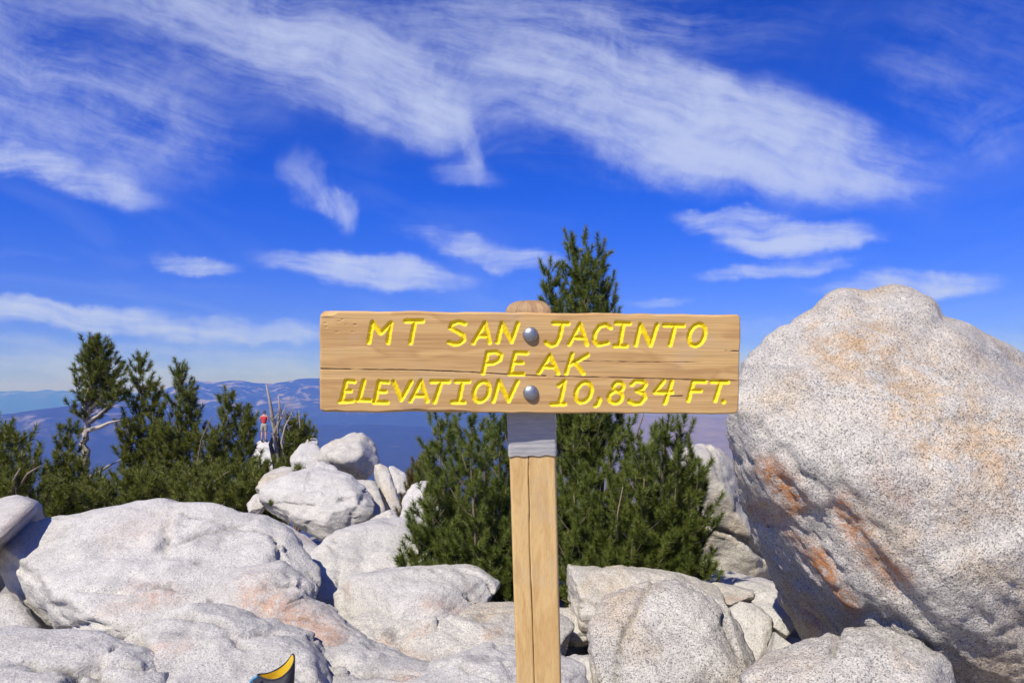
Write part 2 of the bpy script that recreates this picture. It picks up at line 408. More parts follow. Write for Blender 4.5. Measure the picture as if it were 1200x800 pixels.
def crest(az_px, pts, dist):
    """heights of a crest line at dist that shows at the given photograph pixels"""
    xs = np.array([p[0] for p in pts], float); ys = np.array([p[1] for p in pts], float)
    az = np.arctan((xs - 600) / FPX); hs_ = []
    for x, y in pts:
        v = FW + RT * ((x - 600) / FPX) + UP * ((400 - y) / FPX)
        hs_.append(EYE.z + dist * v.z / math.hypot(v.x, v.y))
    return np.interp(az_px, az, hs_)


RANGES = [  # distance, half width near side, far side, crest pixels
    (30000., 9000., 7000., [(-700, 500), (-200, 500), (40, 490), (120, 472), (180, 460), (205, 452), (228, 446), (250, 447), (275, 445), (298, 448), (318, 450), (335, 447), (350, 444), (375, 443), (420, 441), (480, 441), (540, 444), (600, 450), (660, 462), (720, 482), (800, 496), (1000, 505), (1900, 505)]),
    (17500., 5000., 5000., [(-700, 505), (-100, 492), (0, 486), (60, 478), (110, 470), (160, 474), (240, 492), (330, 500), (420, 497), (500, 500), (620, 512), (760, 520), (1900, 530)]),
    (70000., 12000., 12000., [(-700, 458), (0, 457.5), (60, 456.5), (90, 458), (160, 460), (400, 460), (640, 462), (760, 472), (860, 476), (1000, 472), (1900, 468)]),
    (23000., 6000., 6000., [(-700, 540), (600, 530), (690, 498), (740, 489), (780, 487), (830, 488.5), (870, 490), (960, 486), (1100, 492), (1900, 500)]),
]


def build_terrain():
    rad = np.concatenate([np.geomspace(1.6, 5000, 130), np.linspace(5200, 34000, 150), np.geomspace(34500, 98000, 50)])
    az = np.concatenate([np.linspace(-0.74, 0.74, 430), np.linspace(0.76, 2 * math.pi - 0.76, 90)])
    R_, A_ = np.meshgrid(rad, az, indexing='ij')
    x = R_ * np.sin(A_); y = R_ * np.cos(A_)
    drop = np.interp(np.log(R_ + 1), np.log(DROP_R + 1), DROP_Z)
    z = EYE.z - drop - R_ ** 2 / (2 * R_EARTH)
    flat = np.stack([x.ravel(), y.ravel(), np.zeros(x.size)], 1)
    azs = ((A_ + math.pi) % (2 * math.pi)) - math.pi
    base = z.copy()
    for i, (d, wn, wf, pts) in enumerate(RANGES):
        c = crest(azs.ravel(), pts, d).reshape(x.shape)
        wob = (fbm(flat / 9000.0, 4, 31 + i) * 0.16).reshape(x.shape)
        k = np.where(R_ < d, (d - R_) / wn, (R_ - d) / wf) 
        rid = (fbm(flat / 2600.0, 5, 51 + i, 0.58, True)).reshape(x.shape)
        prof = np.clip(1 - k, 0, 1) ** 1.25
        hgt = np.maximum(c - base, 0) * prof * (1 + (wob + rid * 0.42 - 0.09) * np.clip(k * 3.0, 0.04, 1))
        z = np.maximum(z, base + hgt)
    z += (fbm(flat / 900.0, 4, 77).reshape(x.shape)) * np.clip(R_ / 60000, 0, 1) * 110 * np.clip((R_ - 600) / 4000, 0, 1)
    z += (fbm(flat / 1.7, 4, 5).reshape(x.shape)) * 0.35 * np.clip(R_ / 6, 0.25, 1) * (R_ < 3000)
    z += (fbm(flat / 60., 5, 6).reshape(x.shape)) * 9 * np.clip((R_ - 25) / 300, 0, 1) * (R_ < 9000)
    v = np.stack([x.ravel(), y.ravel(), z.ravel()], 1)
    nr, na = x.shape
    i, j = np.meshgrid(np.arange(nr - 1), np.arange(na), indexing='ij'); j2 = (j + 1) % na
    f = np.stack([i * na + j, (i + 1) * na + j, (i + 1) * na + j2, i * na + j2], -1).reshape(-1, 4)
    # close the middle under the photographer
    v = np.vstack([v, [[0, 0, EYE.z - 1.6]]])
    c = len(v) - 1
    m, t, b = material('mountain_ground')
    pos = nd(t, 'ShaderNodeNewGeometry').outputs['Position']
    sp = nd(t, 'ShaderNodeSeparateXYZ', {0: pos})
    rr_ = nd(t, 'ShaderNodeVectorMath', {0: pos}, operation='LENGTH').outputs['Value']
    gr = mixc(t, noise(t, pos, 14.0, 8.0, 0.7), (0.20, 0.18, 0.155, 1), (0.42, 0.39, 0.35, 1))
    gr = mixc(t, sstep(t, noise(t, pos, 1.6, 5.0, 0.6), 0.5, 0.65, 0, .6), gr, (0.16, 0.12, 0.085, 1))
    nf = noise(t, pos, 0.0016, 9.0, 0.68, 0.6)
    nb = noise(t, pos, 0.00016, 5.0, 0.6, 0.3)
    azr = mth(t, 'DIVIDE', sp.outputs[0], mth(t, 'MAXIMUM', sp.outputs[1], 1.0))
    desert = sstep(t, mth(t, 'ADD', azr, mth(t, 'MULTIPLY', mth(t, 'SUBTRACT', nb, 0.5), 0.5)), 0.0, 0.22)
    hi = sstep(t, sp.outputs[2], -1050.0, -350.0)
    bare = mth(t, 'ADD', sstep(t, nf, 0.60, 0.72, 0.0, 0.6), mth(t, 'MULTIPLY', hi, sstep(t, nf, 0.50, 0.62, 0.0, 0.8)), clamp=True)
    forest = mixc(t, noise(t, pos, 0.004, 4.0), (0.018, 0.028, 0.018, 1), (0.045, 0.05, 0.032, 1))
    far = mixc(t, bare, forest, (0.25, 0.215, 0.19, 1))
    far = mixc(t, desert, far, mixc(t, nf, (0.10, 0.085, 0.075, 1), (0.27, 0.22, 0.19, 1)))
    t.links.new(mixc(t, sstep(t, rr_, 40.0, 900.0), gr, far), b.inputs['Base Color'])
    b.inputs['Roughness'].default_value = 0.95; b.inputs['Specular IOR Level'].default_value = 0.1
    me = new_mesh('ground', v, f, m)
    bm = bmesh.new(); bm.from_mesh(me); bm.verts.ensure_lookup_table()
    for j in range(na):
        bm.faces.new((bm.verts[c], bm.verts[j], bm.verts[(j + 1) % na]))
    bmesh.ops.recalc_face_normals(bm, faces=bm.faces); bm.to_mesh(me); bm.free()
    return link('ground', me, kind='structure', label='mountain slope, valley and far blue ranges')


build_terrain()


def ground_z(x, y):
    r = math.hypot(x, y)
    return EYE.z - float(np.interp(math.log(r + 1), np.log(DROP_R + 1), DROP_Z))


# ------------------------------------------------------------------ boulders
_ico = {}


def ico(level):
    if level not in _ico:
        bm = bmesh.new(); bmesh.ops.create_icosphere(bm, subdivisions=level, radius=1.0)
        v = np.array([p.co[:] for p in bm.verts]); f = np.array([[q.index for q in t.verts] for t in bm.faces]); bm.free()
        v /= np.linalg.norm(v, axis=1)[:, None]; _ico[level] = (v, f)
    return _ico[level]


def hull_planes(pts):
    bm = bmesh.new()
    for p in pts: bm.verts.new(p)
    r = bmesh.ops.convex_hull(bm, input=bm.verts)
    bmesh.ops.recalc_face_normals(bm, faces=bm.faces)
    c = pts.mean(0); N = []; D = []; A = []
    for f in bm.faces:
        if f.calc_area() < 1e-9: continue
        n = np.array(f.normal[:]); d = float(n @ (np.array(f.verts[0].co[:]) - c))
        if d < 0: n = -n; d = -d
        N.append(n); D.append(d); A.append(f.calc_area())
    bm.free()
    order = np.argsort(-np.array(A)); kn = []; kd = []
    for i in order:
        if all(N[i] @ m < 0.975 for m in kn): kn.append(N[i]); kd.append(max(D[i], 0.02))
    return c, np.array(kn), np.array(kd)


def project(v):
    d = v - np.array(EYE[:]); z = d @ np.array(FW[:])
    return 600 + FPX * (d @ np.array(RT[:])) / z, 400 - FPX * (d @ np.array(UP[:])) / z, z


def seg_dist(px, py, pts):
    best = np.full(px.shape, 1e9)
    for (x0, y0), (x1, y1) in zip(pts[:-1], pts[1:]):
        dx, dy = x1 - x0, y1 - y0; L = dx * dx + dy * dy + 1e-9
        t = np.clip(((px - x0) * dx + (py - y0) * dy) / L, 0, 1)
        best = np.minimum(best, np.hypot(px - x0 - t * dx, py - y0 - t * dy))
    return best


def rock(label, outline, near, far, thick=0.45, lvl=5, p=11, rough=1.0, seed=1, mat=None, cracks=(), stains=(), soot_shade=(), tans=(), front=(), back=(), dents=(), bumps=(), cuts=9, strata=None, auto=True, group=None, name='boulder', fit=True, cat='boulder'):
    ys = [q[1] for q in outline]; y0, y1 = min(ys), max(ys); xs = [q[0] for q in outline]
    cx = (min(xs) + max(xs)) / 2; cy = (y0 + y1) / 2
    dm = (near + far) / 2; W = max(min(max(xs) - min(xs), 1.6 * (y1 - y0) + 20), 12) / FPX * dm
    def dep(q): return q[2] if len(q) > 2 else far + (near - far) * (q[1] - y0) / max(y1 - y0, 1)
    pts = [P(q[0], q[1], dep(q)) for q in outline]
    if auto:
        for s, k in ((0.93, 0.22), (0.74, 0.38), (0.4, 0.46)):
            for q in outline:
                x = cx + (q[0] - cx) * s; y = cy + (q[1] - cy) * s; d = far + (near - far) * (y - y0) / max(y1 - y0, 1)
                if not front: pts.append(P(x, y, d - thick * k * W))
                pts.append(P(x, y + (y1 - y0) * .15, d + thick * k * W * 1.2))
    pts += [P(*q) for q in front] + [P(*q) for q in back]
    pts = np.array([q[:] for q in pts])
    c, N, D = hull_planes(pts)
    rc_ = np.random.default_rng(seed * 13 + 1)
    for _ in range(cuts):       # flat fracture faces
        n_ = rc_.normal(size=3); n_ /= np.linalg.norm(n_); N = np.vstack([N, n_]); D = np.append(D, ((pts - c) @ n_).max() * rc_.uniform(.68, .9))
    ext = (pts.max(0) - pts.min(0)) / 2
    u, f = ico(lvl); dirs = u * ext; ln = np.linalg.norm(dirs, axis=1); dn = dirs / ln[:, None]
    q = np.clip(dn @ N.T, 0, None) / D
    p = p * 3.6; r = np.power(np.power(q, p).sum(1), -1.0 / p)
    v = dn * r[:, None]
    if fit:     # the rounding pulls the corners in: grow the stone back to its outline's size
        for _ in range(2):
            X_, Y_, _z = project(v + c)
            kx = (max(xs) - min(xs)) / (X_.max() - X_.min()); ky = (y1 - y0) / (Y_.max() - Y_.min())
            v = v * np.array([kx, (kx + ky) / 2, ky])
            X_, Y_, zz = project(v + c)
            sh = (np.array(RT[:]) * (cx - (X_.max() + X_.min()) / 2) - np.array(UP[:]) * (cy - (Y_.max() + Y_.min()) / 2)) / FPX * dm
            c = c + sh
    size = float(np.mean(ext))
    nrm = v / np.linalg.norm(v, axis=1)[:, None]; w = v + c
    a = rough * size
    disp = fbm(w / (size * 0.75), 3, seed) * 0.075 * a + fbm(w / (size * 0.26) + 5.1, 4, seed + 3, 0.55, True) * 0.022 * a + np.clip(fbm(w / (size * 0.33) + 9.1, 3, seed + 5) * 5, -1, 1) * 0.011 * a + fbm(w / 0.06, 3, seed + 9) * 0.008 * min(rough, 1.3) - np.clip(fbm(w / 0.16 + 2.2, 3, seed + 12) - .22, 0, 1) * 0.05 * min(rough, 1)
    # blunt ledges
    led = fbm(w / (size * 0.55) * np.array([1, 1, 2.2]) + 3.3, 2, seed + 21)
    disp += np.clip(led * 12, -1, 1) * 0.022 * a
    v = v + nrm * disp[:, None]; w = v + c
    X_, Y_, zz = project(w)
    # outward normals to know which side shows
    me_n = np.zeros_like(v); tri = v[f]; fn_ = np.cross(tri[:, 1] - tri[:, 0], tri[:, 2] - tri[:, 0])
    for k in range(3): np.add.at(me_n, f[:, k], fn_)
    me_n /= np.linalg.norm(me_n, axis=1)[:, None] + 1e-12
    view = w - np.array(EYE[:]); facing = -(me_n * view).sum(1) / np.linalg.norm(view, axis=1)
    fm = np.clip(facing * 3, 0, 1)
    wig = fbm(w / 0.11, 3, seed + 40) * 5.0
    if strata is not None:      # rough weathered ribs running down the flank
        sd_, perp, amp, sel_ = strata
        qq = np.stack([(w @ sd_) * 1.6, (w @ perp) * 9.0, w[:, 1] * 4.0], 1); mk = np.clip((seg_dist(X_, Y_, sel_) * -1 + 130) / 60, 0, 1)
        v += me_n * ((fbm(qq, 4, seed + 70, .55, True) * amp + fbm(w / .05, 3, seed + 71) * .012) * mk)[:, None]; w = v + c
    joint = np.zeros(len(v))
    if lvl == 6:
        for _ in range(3):
            n_ = rc_.normal(size=3); n_ /= np.linalg.norm(n_); off = ((w - c) @ n_ - rc_.uniform(-.45, .45) * np.abs((w - c) @ n_).max())
            off = off + fbm(w / .35 + 4, 3, seed + 81) * .05 + fbm(w / .07, 2, seed + 82) * .012
            jm = np.clip(fbm(w / (size * .7) + 7, 2, seed + 83) * 5 + .4, 0, 1)
            v -= me_n * (np.clip(1 - np.abs(off) / .017, 0, 1) * .04 * jm)[:, None]; joint = np.maximum(joint, np.clip(1 - np.abs(off) / .013, 0, 1) * jm)
            v += me_n * (np.clip(off / .02, -1, 1) * .006 * np.clip(1 - np.abs(off) / .35, 0, 1))[:, None]
    for cp, cw, cd in cracks:
        dd = np.abs(seg_dist(X_, Y_, cp) + wig * min(1, cw / 3)); k = np.clip(1 - dd / cw, 0, 1) ** 0.7
        v -= me_n * (k * cd * fm)[:, None]
    for (ex, ey, er, ed) in dents:
        k = np.clip(1 - ((X_ - ex) ** 2 + (Y_ - ey) ** 2) / er ** 2, 0, 1) ** 1.5; v -= me_n * (k * ed * fm)[:, None]
    for (ex, ey, er, ed) in bumps:
        k = np.clip(1 - ((X_ - ex) ** 2 + (Y_ - ey) ** 2) / er ** 2, 0, 1) ** 1.2; v += me_n * (k * ed)[:, None]
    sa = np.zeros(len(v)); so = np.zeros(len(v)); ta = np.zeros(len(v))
    for arr, lst in ((sa, stains), (so, soot_shade), (ta, tans)):
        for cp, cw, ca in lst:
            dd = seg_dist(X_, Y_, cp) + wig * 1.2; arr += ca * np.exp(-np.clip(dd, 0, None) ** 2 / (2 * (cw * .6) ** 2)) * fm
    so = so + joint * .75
    foot = Vector((float(c[0]), float(c[1]), float((v + c)[:, 2].min())))
    me = new_mesh(name, v + c - np.array(foot[:]), f, mat or M_ROCK)
    for nm, arr in (('stain', sa), ('soot_shade', so), ('tan', ta)):
        if arr.max() > 0:
            at = me.attributes.new(nm, 'FLOAT', 'POINT'); at.data.foreach_set('value', np.clip(arr, 0, 1).astype(np.float32))
    return link(name, me, None, foot, label, cat, group)


GB = 'granite boulders heaped on the summit'
# --- the great boulder on the right
rock('huge speckled granite boulder with orange lichen streaks, overhanging at right of the sign',
     [(862, 480, 3.66), (866, 450, 3.72), (890, 402, 3.9), (925, 368, 4.05), (958, 350, 4.15), (985, 338, 4.2), (1055, 336, 4.2), (1088, 354, 4.2), (1130, 390, 4.2), (1195, 414, 4.2), (1300, 470, 4.1), (1390, 560, 3.9), (1440, 680, 3.8), (1420, 800, 3.7), (1300, 900, 3.6), (1150, 890, 3.7), (1040, 850, 4.3), (985, 805, 4.4), (938, 742, 4.38), (900, 665, 4.25), (876, 590, 4.05), (862, 530, 3.85)],
     3.7, 4.1, lvl=7, p=14, rough=0.45, seed=3, mat=M_BIG, auto=False, cuts=0, strata=(np.array([.62, 0, -.78]), np.array([.78, 0, .62]), .045, [(880, 500), (960, 640), (1100, 760), (1200, 800)]),
     bumps=[(985, 352, 34, .045), (1060, 354, 50, .055), (1085, 366, 18, .02), (1120, 402, 36, .02), (905, 420, 40, .02)],
     front=[(876, 486, 3.5), (905, 500, 3.36), (960, 440, 3.42), (1020, 420, 3.5), (1120, 440, 3.4), (1220, 490, 3.2), (1300, 560, 3.05), (1120, 560, 3.0), (1200, 640, 2.92), (1010, 560, 3.05), (1075, 660, 2.98), (1000, 700, 3.3), (930, 570, 3.36), (1150, 740, 3.1), (1250, 780, 3.1)],
     back=[(960, 420, 4.9), (1080, 420, 5.3), (1250, 500, 5.4), (1350, 640, 5.0), (1250, 800, 5.0), (1050, 760, 5.0), (960, 640, 4.8)], fit=False,
     cracks=[([(910, 545), (940, 600), (985, 665), (1005, 700)], 4, .02), ([(1085, 590), (1125, 640), (1190, 690)], 5, .02), ([(1000, 350), (1090, 372)], 4, .012), ([(890, 500), (925, 530), (945, 560)], 4, .02)],
     stains=[([(905, 545), (925, 570), (935, 588)], 16, 1.0), ([(990, 585), (1000, 605), (1020, 640), (1055, 672)], 17, .9), ([(960, 650), (985, 690), (1003, 712)], 9, 1.0), ([(890, 590), (930, 620), (970, 660)], 12, .55), ([(945, 700), (960, 730)], 12, .5), ([(1030, 560), (1060, 585)], 15, .3)], tans=[([(1000, 420), (1060, 440), (1130, 500), (1190, 540)], 60, .9), ([(960, 400), (1010, 390)], 30, .6), ([(1100, 590), (1150, 600)], 35, .5), ([(1060, 480), (1090, 520)], 30, .6)],
     group=GB)
# --- foreground left
rock('broad pale boulder with a cracked tan face, largest at left foreground',
     [(0, 685), (-4, 668), (20, 655), (60, 620), (110, 602), (165, 587), (225, 585), (290, 597), (318, 612), (329, 650), (340, 690), (372, 722), (340, 760), (240, 770), (120, 765), (50, 742), (10, 712)],
     4.0, 5.4, 0.34, 6, 13, 0.8, 11, M_PALE, cracks=[([(80, 690), (140, 692), (178, 707)], 2.5, .03), ([(172, 690), (190, 685), (208, 691)], 2.5, .03), ([(70, 741), (105, 730), (128, 735)], 5, .06), ([(322, 620), (330, 660)], 4, .05)],
     stains=[([(160, 690), (205, 697)], 12, .35), ([(120, 715), (180, 705)], 10, .25), ([(130, 630), (190, 612)], 20, .15)], soot_shade=[([(170, 686), (205, 688)], 6, .8), ([(235, 630), (280, 625)], 12, .35), ([(225, 660), (232, 660)], 4, .9)], group=GB)
rock('tilted slab with a brown shaded face at far left edge',
     [(-90, 640, 4.9), (-60, 600, 5.5), (0, 596, 5.7), (38, 585, 5.75), (48, 590, 5.5), (54, 627, 6.3), (0, 684, 6.1), (-60, 735, 5.9)],
     5.2, 5.8, 0.5, 5, 20, .45, 12, M_ROCK, auto=False, cuts=0,
     front=[(-40, 648, 4.3), (7, 626, 4.5), (28, 605, 4.75), (46, 592, 5.1)], back=[(-40, 610, 6.9), (30, 592, 6.9), (0, 690, 6.9), (50, 640, 6.9)], fit=False, stains=[([(0, 650), (40, 610)], 30, .35)], group=GB)
rock('low grey boulder with a jagged crack in the bottom left corner',
     [(-60, 760), (-30, 733), (20, 738), (60, 736), (128, 738), (175, 766), (215, 790), (210, 850), (80, 900), (-60, 880)],
     2.6, 3.5, 0.4, 6, 11, .9, 13, M_ROCK, cracks=[([(80, 798), (95, 785), (110, 782), (118, 772)], 5, .04)], soot_shade=[([(70, 790), (110, 775)], 14, .4)], group=GB)
rock('smooth grey boulder with a dark hollow, in front of the broad pale boulder',
     [(118, 752), (146, 730), (200, 710), (260, 712), (325, 736), (390, 765), (410, 800), (370, 870), (220, 890), (130, 830)],
     2.85, 3.75, 0.4, 6, 11, .8, 14, M_ROCK, dents=[(158, 752, 18, .14), (172, 762, 12, .06)], stains=[([(180, 760), (215, 757)], 10, .3)], soot_shade=[([(185, 746), (215, 740)], 7, .5)], group=GB)
rock('rust stained knob of granite between two grey foreground boulders',
     [(245, 710), (268, 676), (305, 660), (335, 667), (356, 695), (394, 726), (425, 762), (410, 810), (330, 815), (255, 770)],
     3.5, 4.3, 0.45, 6, 11, .9, 15, M_ROCK, stains=[([(300, 700), (340, 720), (385, 745)], 26, .55)], soot_shade=[([(330, 690), (350, 705)], 8, .4)], group=GB)
rock('bright smooth boulder sloping down beside the dark green pine',
     [(326, 700), (338, 664), (366, 638), (410, 622), (450, 610), (508, 604), (556, 640), (575, 700), (500, 760), (410, 775), (345, 750)],
     4.35, 6.2, 0.35, 6, 11, .8, 16, M_PALE, soot_shade=[([(385, 705), (392, 722)], 9, .6)], group=GB)
rock('long rounded granite lobe with a smooth overhanging right end',
     [(390, 694), (415, 675), (470, 668), (530, 660), (555, 667), (580, 695), (585, 716), (572, 730), (545, 742), (500, 745), (440, 745), (395, 730)],
     4.15, 4.7, 0.6, 6, 11, .6, 17, M_ROCK, stains=[([(500, 708), (545, 717)], 10, .3), ([(405, 685), (408, 695)], 6, .3)], soot_shade=[], group=GB)
rock('low cream coloured granite ledge left of the wooden post',
     [(380, 740), (400, 716), (445, 704), (490, 710), (545, 726), (580, 716), (610, 706), (665, 730), (670, 800), (560, 830), (420, 820)],
     3.5, 4.35, 0.4, 6, 11, .8, 18, M_WARM, cracks=[([(440, 735), (448, 760), (500, 785)], 3, .02)], stains=[([(570, 745), (585, 738)], 7, .45), ([(450, 752), (500, 780)], 9, .3)], soot_shade=[([(452, 742), (458, 745)], 7, .8)], group=GB)
rock('small tan wedge of granite leaning beside a dark crevice',
     [(462, 756), (478, 736), (500, 722), (508, 724), (517, 756), (512, 770), (480, 780)],
     3.8, 3.98, 0.5, 5, 16, .6, 19, M_WARM, stains=[([(480, 745), (500, 740)], 12, .25)], group=GB)
rock('pale grey boulder at the bottom edge left of the post',
     [(465, 800), (492, 776), (528, 760), (570, 753), (615, 755), (690, 772), (690, 830), (600, 880), (500, 860)],
     2.9, 3.6, 0.45, 6, 11, .8, 20, M_ROCK, group=GB)
rock('flat grey boulder at the bottom edge beside the black bag',
     [(310, 800), (335, 768), (400, 746), (455, 756), (510, 782), (540, 830), (440, 880), (340, 860)],
     2.95, 3.8, 0.4, 6, 11, .9, 21, M_ROCK, stains=[([(460, 790), (490, 795)], 9, .3)], soot_shade=[([(400, 795), (440, 785)], 14, .3)], group=GB)
# --- middle distance left
rock('large pale slab tipped over a dark gap below the far outcrop',
     [(303, 573), (318, 560), (345, 553), (368, 547), (398, 556), (420, 578), (439, 612), (430, 618), (388, 633), (377, 637), (345, 614), (318, 590)],
     7.4, 8.6, 0.4, 6, 18, .55, 31, M_PALE, cracks=[([(408, 620), (414, 600), (425, 585)], 3, .02)], soot_shade=[([(418, 605), (430, 610)], 9, .4)], group=GB)
rock('angular block lying in the gap under the tipped slab',
     [(296, 606), (318, 603), (345, 626), (376, 648), (372, 672), (352, 705), (328, 690), (318, 650)],
     6.0, 7.3, 0.4, 5, 20, .6, 32, M_PALE, stains=[([(345, 624), (360, 634)], 4, .35)], group=GB)
rock('cream boulder with a rough shaded underside crowning the far outcrop',
     [(368, 540), (372, 528), (390, 516), (412, 508), (425, 507), (440, 522), (448, 538), (446, 550), (436, 566), (425, 572), (402, 560), (386, 545)],
     11.2, 11.8, 0.5, 5, 16, .7, 33, M_WARM, auto=False, fit=False, front=[(385, 535, 10.9), (405, 541, 10.75), (432, 538, 10.9), (415, 520, 11.2)], back=[(390, 530, 12.6), (430, 530, 12.6), (425, 560, 12.3), (400, 550, 12.3)], soot_shade=[([(390, 545), (430, 560)], 9, .6)], group=GB)  # dark mark paints the shade of the underside into the colour
rock('upright cream slab on the right of the far outcrop',
     [(438, 546), (448, 543), (458, 552), (468, 578), (472, 606), (462, 612), (450, 596), (442, 570)],
     10.2, 10.9, 0.5, 5, 18, .5, 34, M_WARM, group=GB)
rock('narrow slab standing behind the upright cream slab',
     [(455, 548), (466, 546), (476, 562), (480, 590), (472, 610), (460, 590)],
     11.0, 11.6, 0.5, 5, 16, .5, 35, M_PALE, group=GB)
rock('sloping cream block beneath the crowning boulder of the far outcrop',
     [(412, 566), (432, 562), (442, 572), (453, 598), (440, 612), (425, 606), (408, 585)],
     9.6, 10.6, 0.5, 5, 18, .5, 36, M_WARM, group=GB)
rock('small pale stone at the foot of the upright slabs',
     [(432, 612), (442, 602), (460, 597), (467, 606), (464, 620), (445, 626)],
     8.9, 9.3, 0.6, 5, 12, .7, 37, M_PALE, group=GB)
rock('flat cream stone wedged behind the tipped slab',
     [(395, 566), (400, 560), (425, 570), (437, 590), (428, 606), (405, 590)],
     9.3, 10.2, 0.5, 5, 14, .7, 38, M_WARM, group=GB)
rock('low pale ledge left of the crowning boulder',
     [(340, 545), (346, 528), (362, 518), (372, 526), (380, 548), (372, 562), (345, 566)],
     10.5, 12.5, 0.5, 5, 12, .8, 39, M_PALE, group=GB)
rock('low tan stone under the dead snag',
     [(300, 572), (310, 555), (330, 546), (350, 550), (352, 566), (320, 582)],
     9.6, 10.6, 0.5, 5, 12, .8, 40, M_WARM, group=GB)
rock('thin bright stone lying left of the crowning boulder',
     [(365, 552), (372, 541), (392, 548), (398, 556), (385, 566), (370, 562)],
     10.0, 10.6, 0.5, 5, 14, .7, 41, M_PALE, group=GB)
rock('brownish stone half hidden at the edge of the left pines',
     [(290, 592), (298, 580), (308, 578), (314, 590), (305, 604), (292, 606)],
     8.0, 8.4, 0.6, 5, 12, .8, 42, M_WARM, group=GB)
rock('small pale stone on the skyline beside the dead snag',
     [(357, 522), (360, 515), (368, 513), (373, 520), (370, 530), (360, 532)],
     13.0, 13.4, 0.7, 5, 12, .8, 43, M_PALE, group=GB)
rock('rounded white boulder left of the dark green pine',
     [(470, 610), (472, 585), (482, 569), (500, 562), (522, 564), (540, 585), (545, 625), (500, 640)],
     6.9, 7.6, 0.6, 5, 10, .7, 44, M_PALE, group=GB)
rock('white pinnacle of rock under the hiker',
     [(294, 560), (297, 532), (300, 522), (306, 516), (316, 516), (322, 524), (328, 560)],
     36.2, 37.3, 0.7, 5, 12, .8, 45, M_PALE, group=GB)
rock('small pale stones under the left pines behind the broad boulder',
     [(84, 612), (92, 603), (106, 602), (112, 612), (100, 622), (86, 622)], 6.6, 7.0, .6, 5, 12, .8, 46, M_PALE, group=GB)
rock('pale stone peeking above the left end of the broad boulder',
     [(50, 632), (58, 618), (75, 617), (82, 630), (70, 645)], 5.9, 6.2, .6, 5, 12, .8, 47, M_PALE, group=GB)
# --- right of the post
rock('tall smooth cream boulder with a shaded base behind the pine',
     [(765, 560), (774, 520), (792, 499), (820, 499), (848, 518), (872, 548), (886, 590), (896, 632), (912, 660), (900, 690), (850, 700), (790, 690), (770, 620)],
     7.0, 7.6, 0.5, 6, 12, .7, 51, M_WARM, auto=False, fit=False,
     front=[(795, 540, 6.75), (835, 552, 6.72), (850, 610, 6.7), (880, 640, 6.75), (820, 625, 6.9), (850, 690, 7.1), (800, 680, 7.2)], back=[(800, 530, 8.6), (850, 560, 8.6), (880, 640, 8.4), (800, 680, 8.4), (860, 690, 8.4)],
     cracks=[([(800, 600), (830, 618), (870, 632), (900, 655)], 5, .08)], soot_shade=[([(835, 590), (850, 625)], 14, .4)], group=GB)  # dark patch low on the boulder is shade put into its colour
rock('flat topped pale boulder behind the round speckled one, right of the post',
     [(664, 690), (666, 664), (676, 660), (720, 664), (768, 669), (808, 674), (836, 682), (850, 720), (780, 760), (700, 752), (668, 728)],
     4.3, 4.75, 0.45, 6, 16, .55, 52, M_WARM, group=GB)
rock('large round grey speckled boulder in the foreground right of the post',
     [(688, 770), (692, 735), (705, 714), (745, 690), (790, 675), (822, 677), (845, 698), (866, 735), (882, 785), (885, 840), (800, 890), (700, 860)],
     3.15, 3.9, 0.5, 6, 11, .65, 53, M_BIG, dents=[(733, 727, 7, .012)], soot_shade=[([(826, 790), (828, 792)], 10, .6), ([(855, 740), (862, 775)], 6, .4)], group=GB)  # first mark a plain dark spot, second paints shade on the right edge
rock('flat tan stone behind the round speckled boulder',
     [(826, 690), (832, 682), (856, 684), (884, 692), (876, 706), (856, 714), (838, 712)],
     4.6, 4.95, 0.6, 5, 16, .6, 54, M_WARM, stains=[([(845, 700), (870, 703)], 6, .3)], group=GB)
rock('pale angular block between the round boulder and the huge one',
     [(854, 716), (868, 705), (884, 708), (906, 722), (906, 740), (893, 782), (886, 800), (872, 770)],
     4.2, 4.6, 0.5, 5, 20, .5, 55, M_PALE, group=GB)
rock('pale broken block touching the base of the huge boulder',
     [(876, 700), (888, 692), (914, 693), (926, 718), (936, 736), (922, 748), (902, 738)],
     4.45, 4.8, 0.5, 5, 20, .5, 56, M_PALE, group=GB)
rock('dark shadowed stone in the cleft beside the huge boulder',
     [(893, 778), (903, 748), (908, 740), (938, 764), (940, 780), (915, 800), (895, 800)],
     4.0, 4.15, 0.6, 5, 20, .5, 57, M_ROCK, auto=False, fit=False, front=[(912, 775, 4.05), (925, 785, 4.1)], back=[(905, 745, 4.7), (935, 765, 4.8), (915, 800, 4.8)], group=GB)
rock('speckled rounded boulder in the bottom right corner under the huge one',
     [(866, 810), (890, 784), (930, 762), (972, 742), (1008, 731), (1050, 746), (1090, 778), (1125, 812), (1130, 880), (1000, 920), (880, 880)],
     2.6, 3.2, 0.4, 6, 11, .8, 58, M_BIG, group=GB)
rock('small pale stone just right of the post with a dark gap below',
     [(640, 725), (650, 712), (672, 714), (690, 732), (696, 750), (676, 758), (645, 748)],
     4.3, 4.6, 0.6, 5, 14, .7, 59, M_WARM, group=GB)
rock('grey stone at the bottom edge just right of the post',
     [(640, 790), (652, 768), (674, 765), (702, 775), (710, 830), (660, 850)],
     3.5, 3.8, 0.5, 5, 12, .7, 60, M_ROCK, group=GB)
rock('shaded low boulder behind the pines at right of the post',
     [(690, 690), (700, 668), (760, 662), (830, 668), (900, 682), (920, 720), (800, 740), (700, 730)],
     5.6, 6.6, 0.4, 5, 12, .8, 61, M_WARM, group=GB)
rock('low grey boulder under the left side of the dark pine',
     [(520, 700), (540, 668), (600, 660), (680, 668), (700, 710), (620, 740), (540, 730)],
     5.4, 6.4, 0.4, 5, 12, .8, 62, M_ROCK, group=GB)

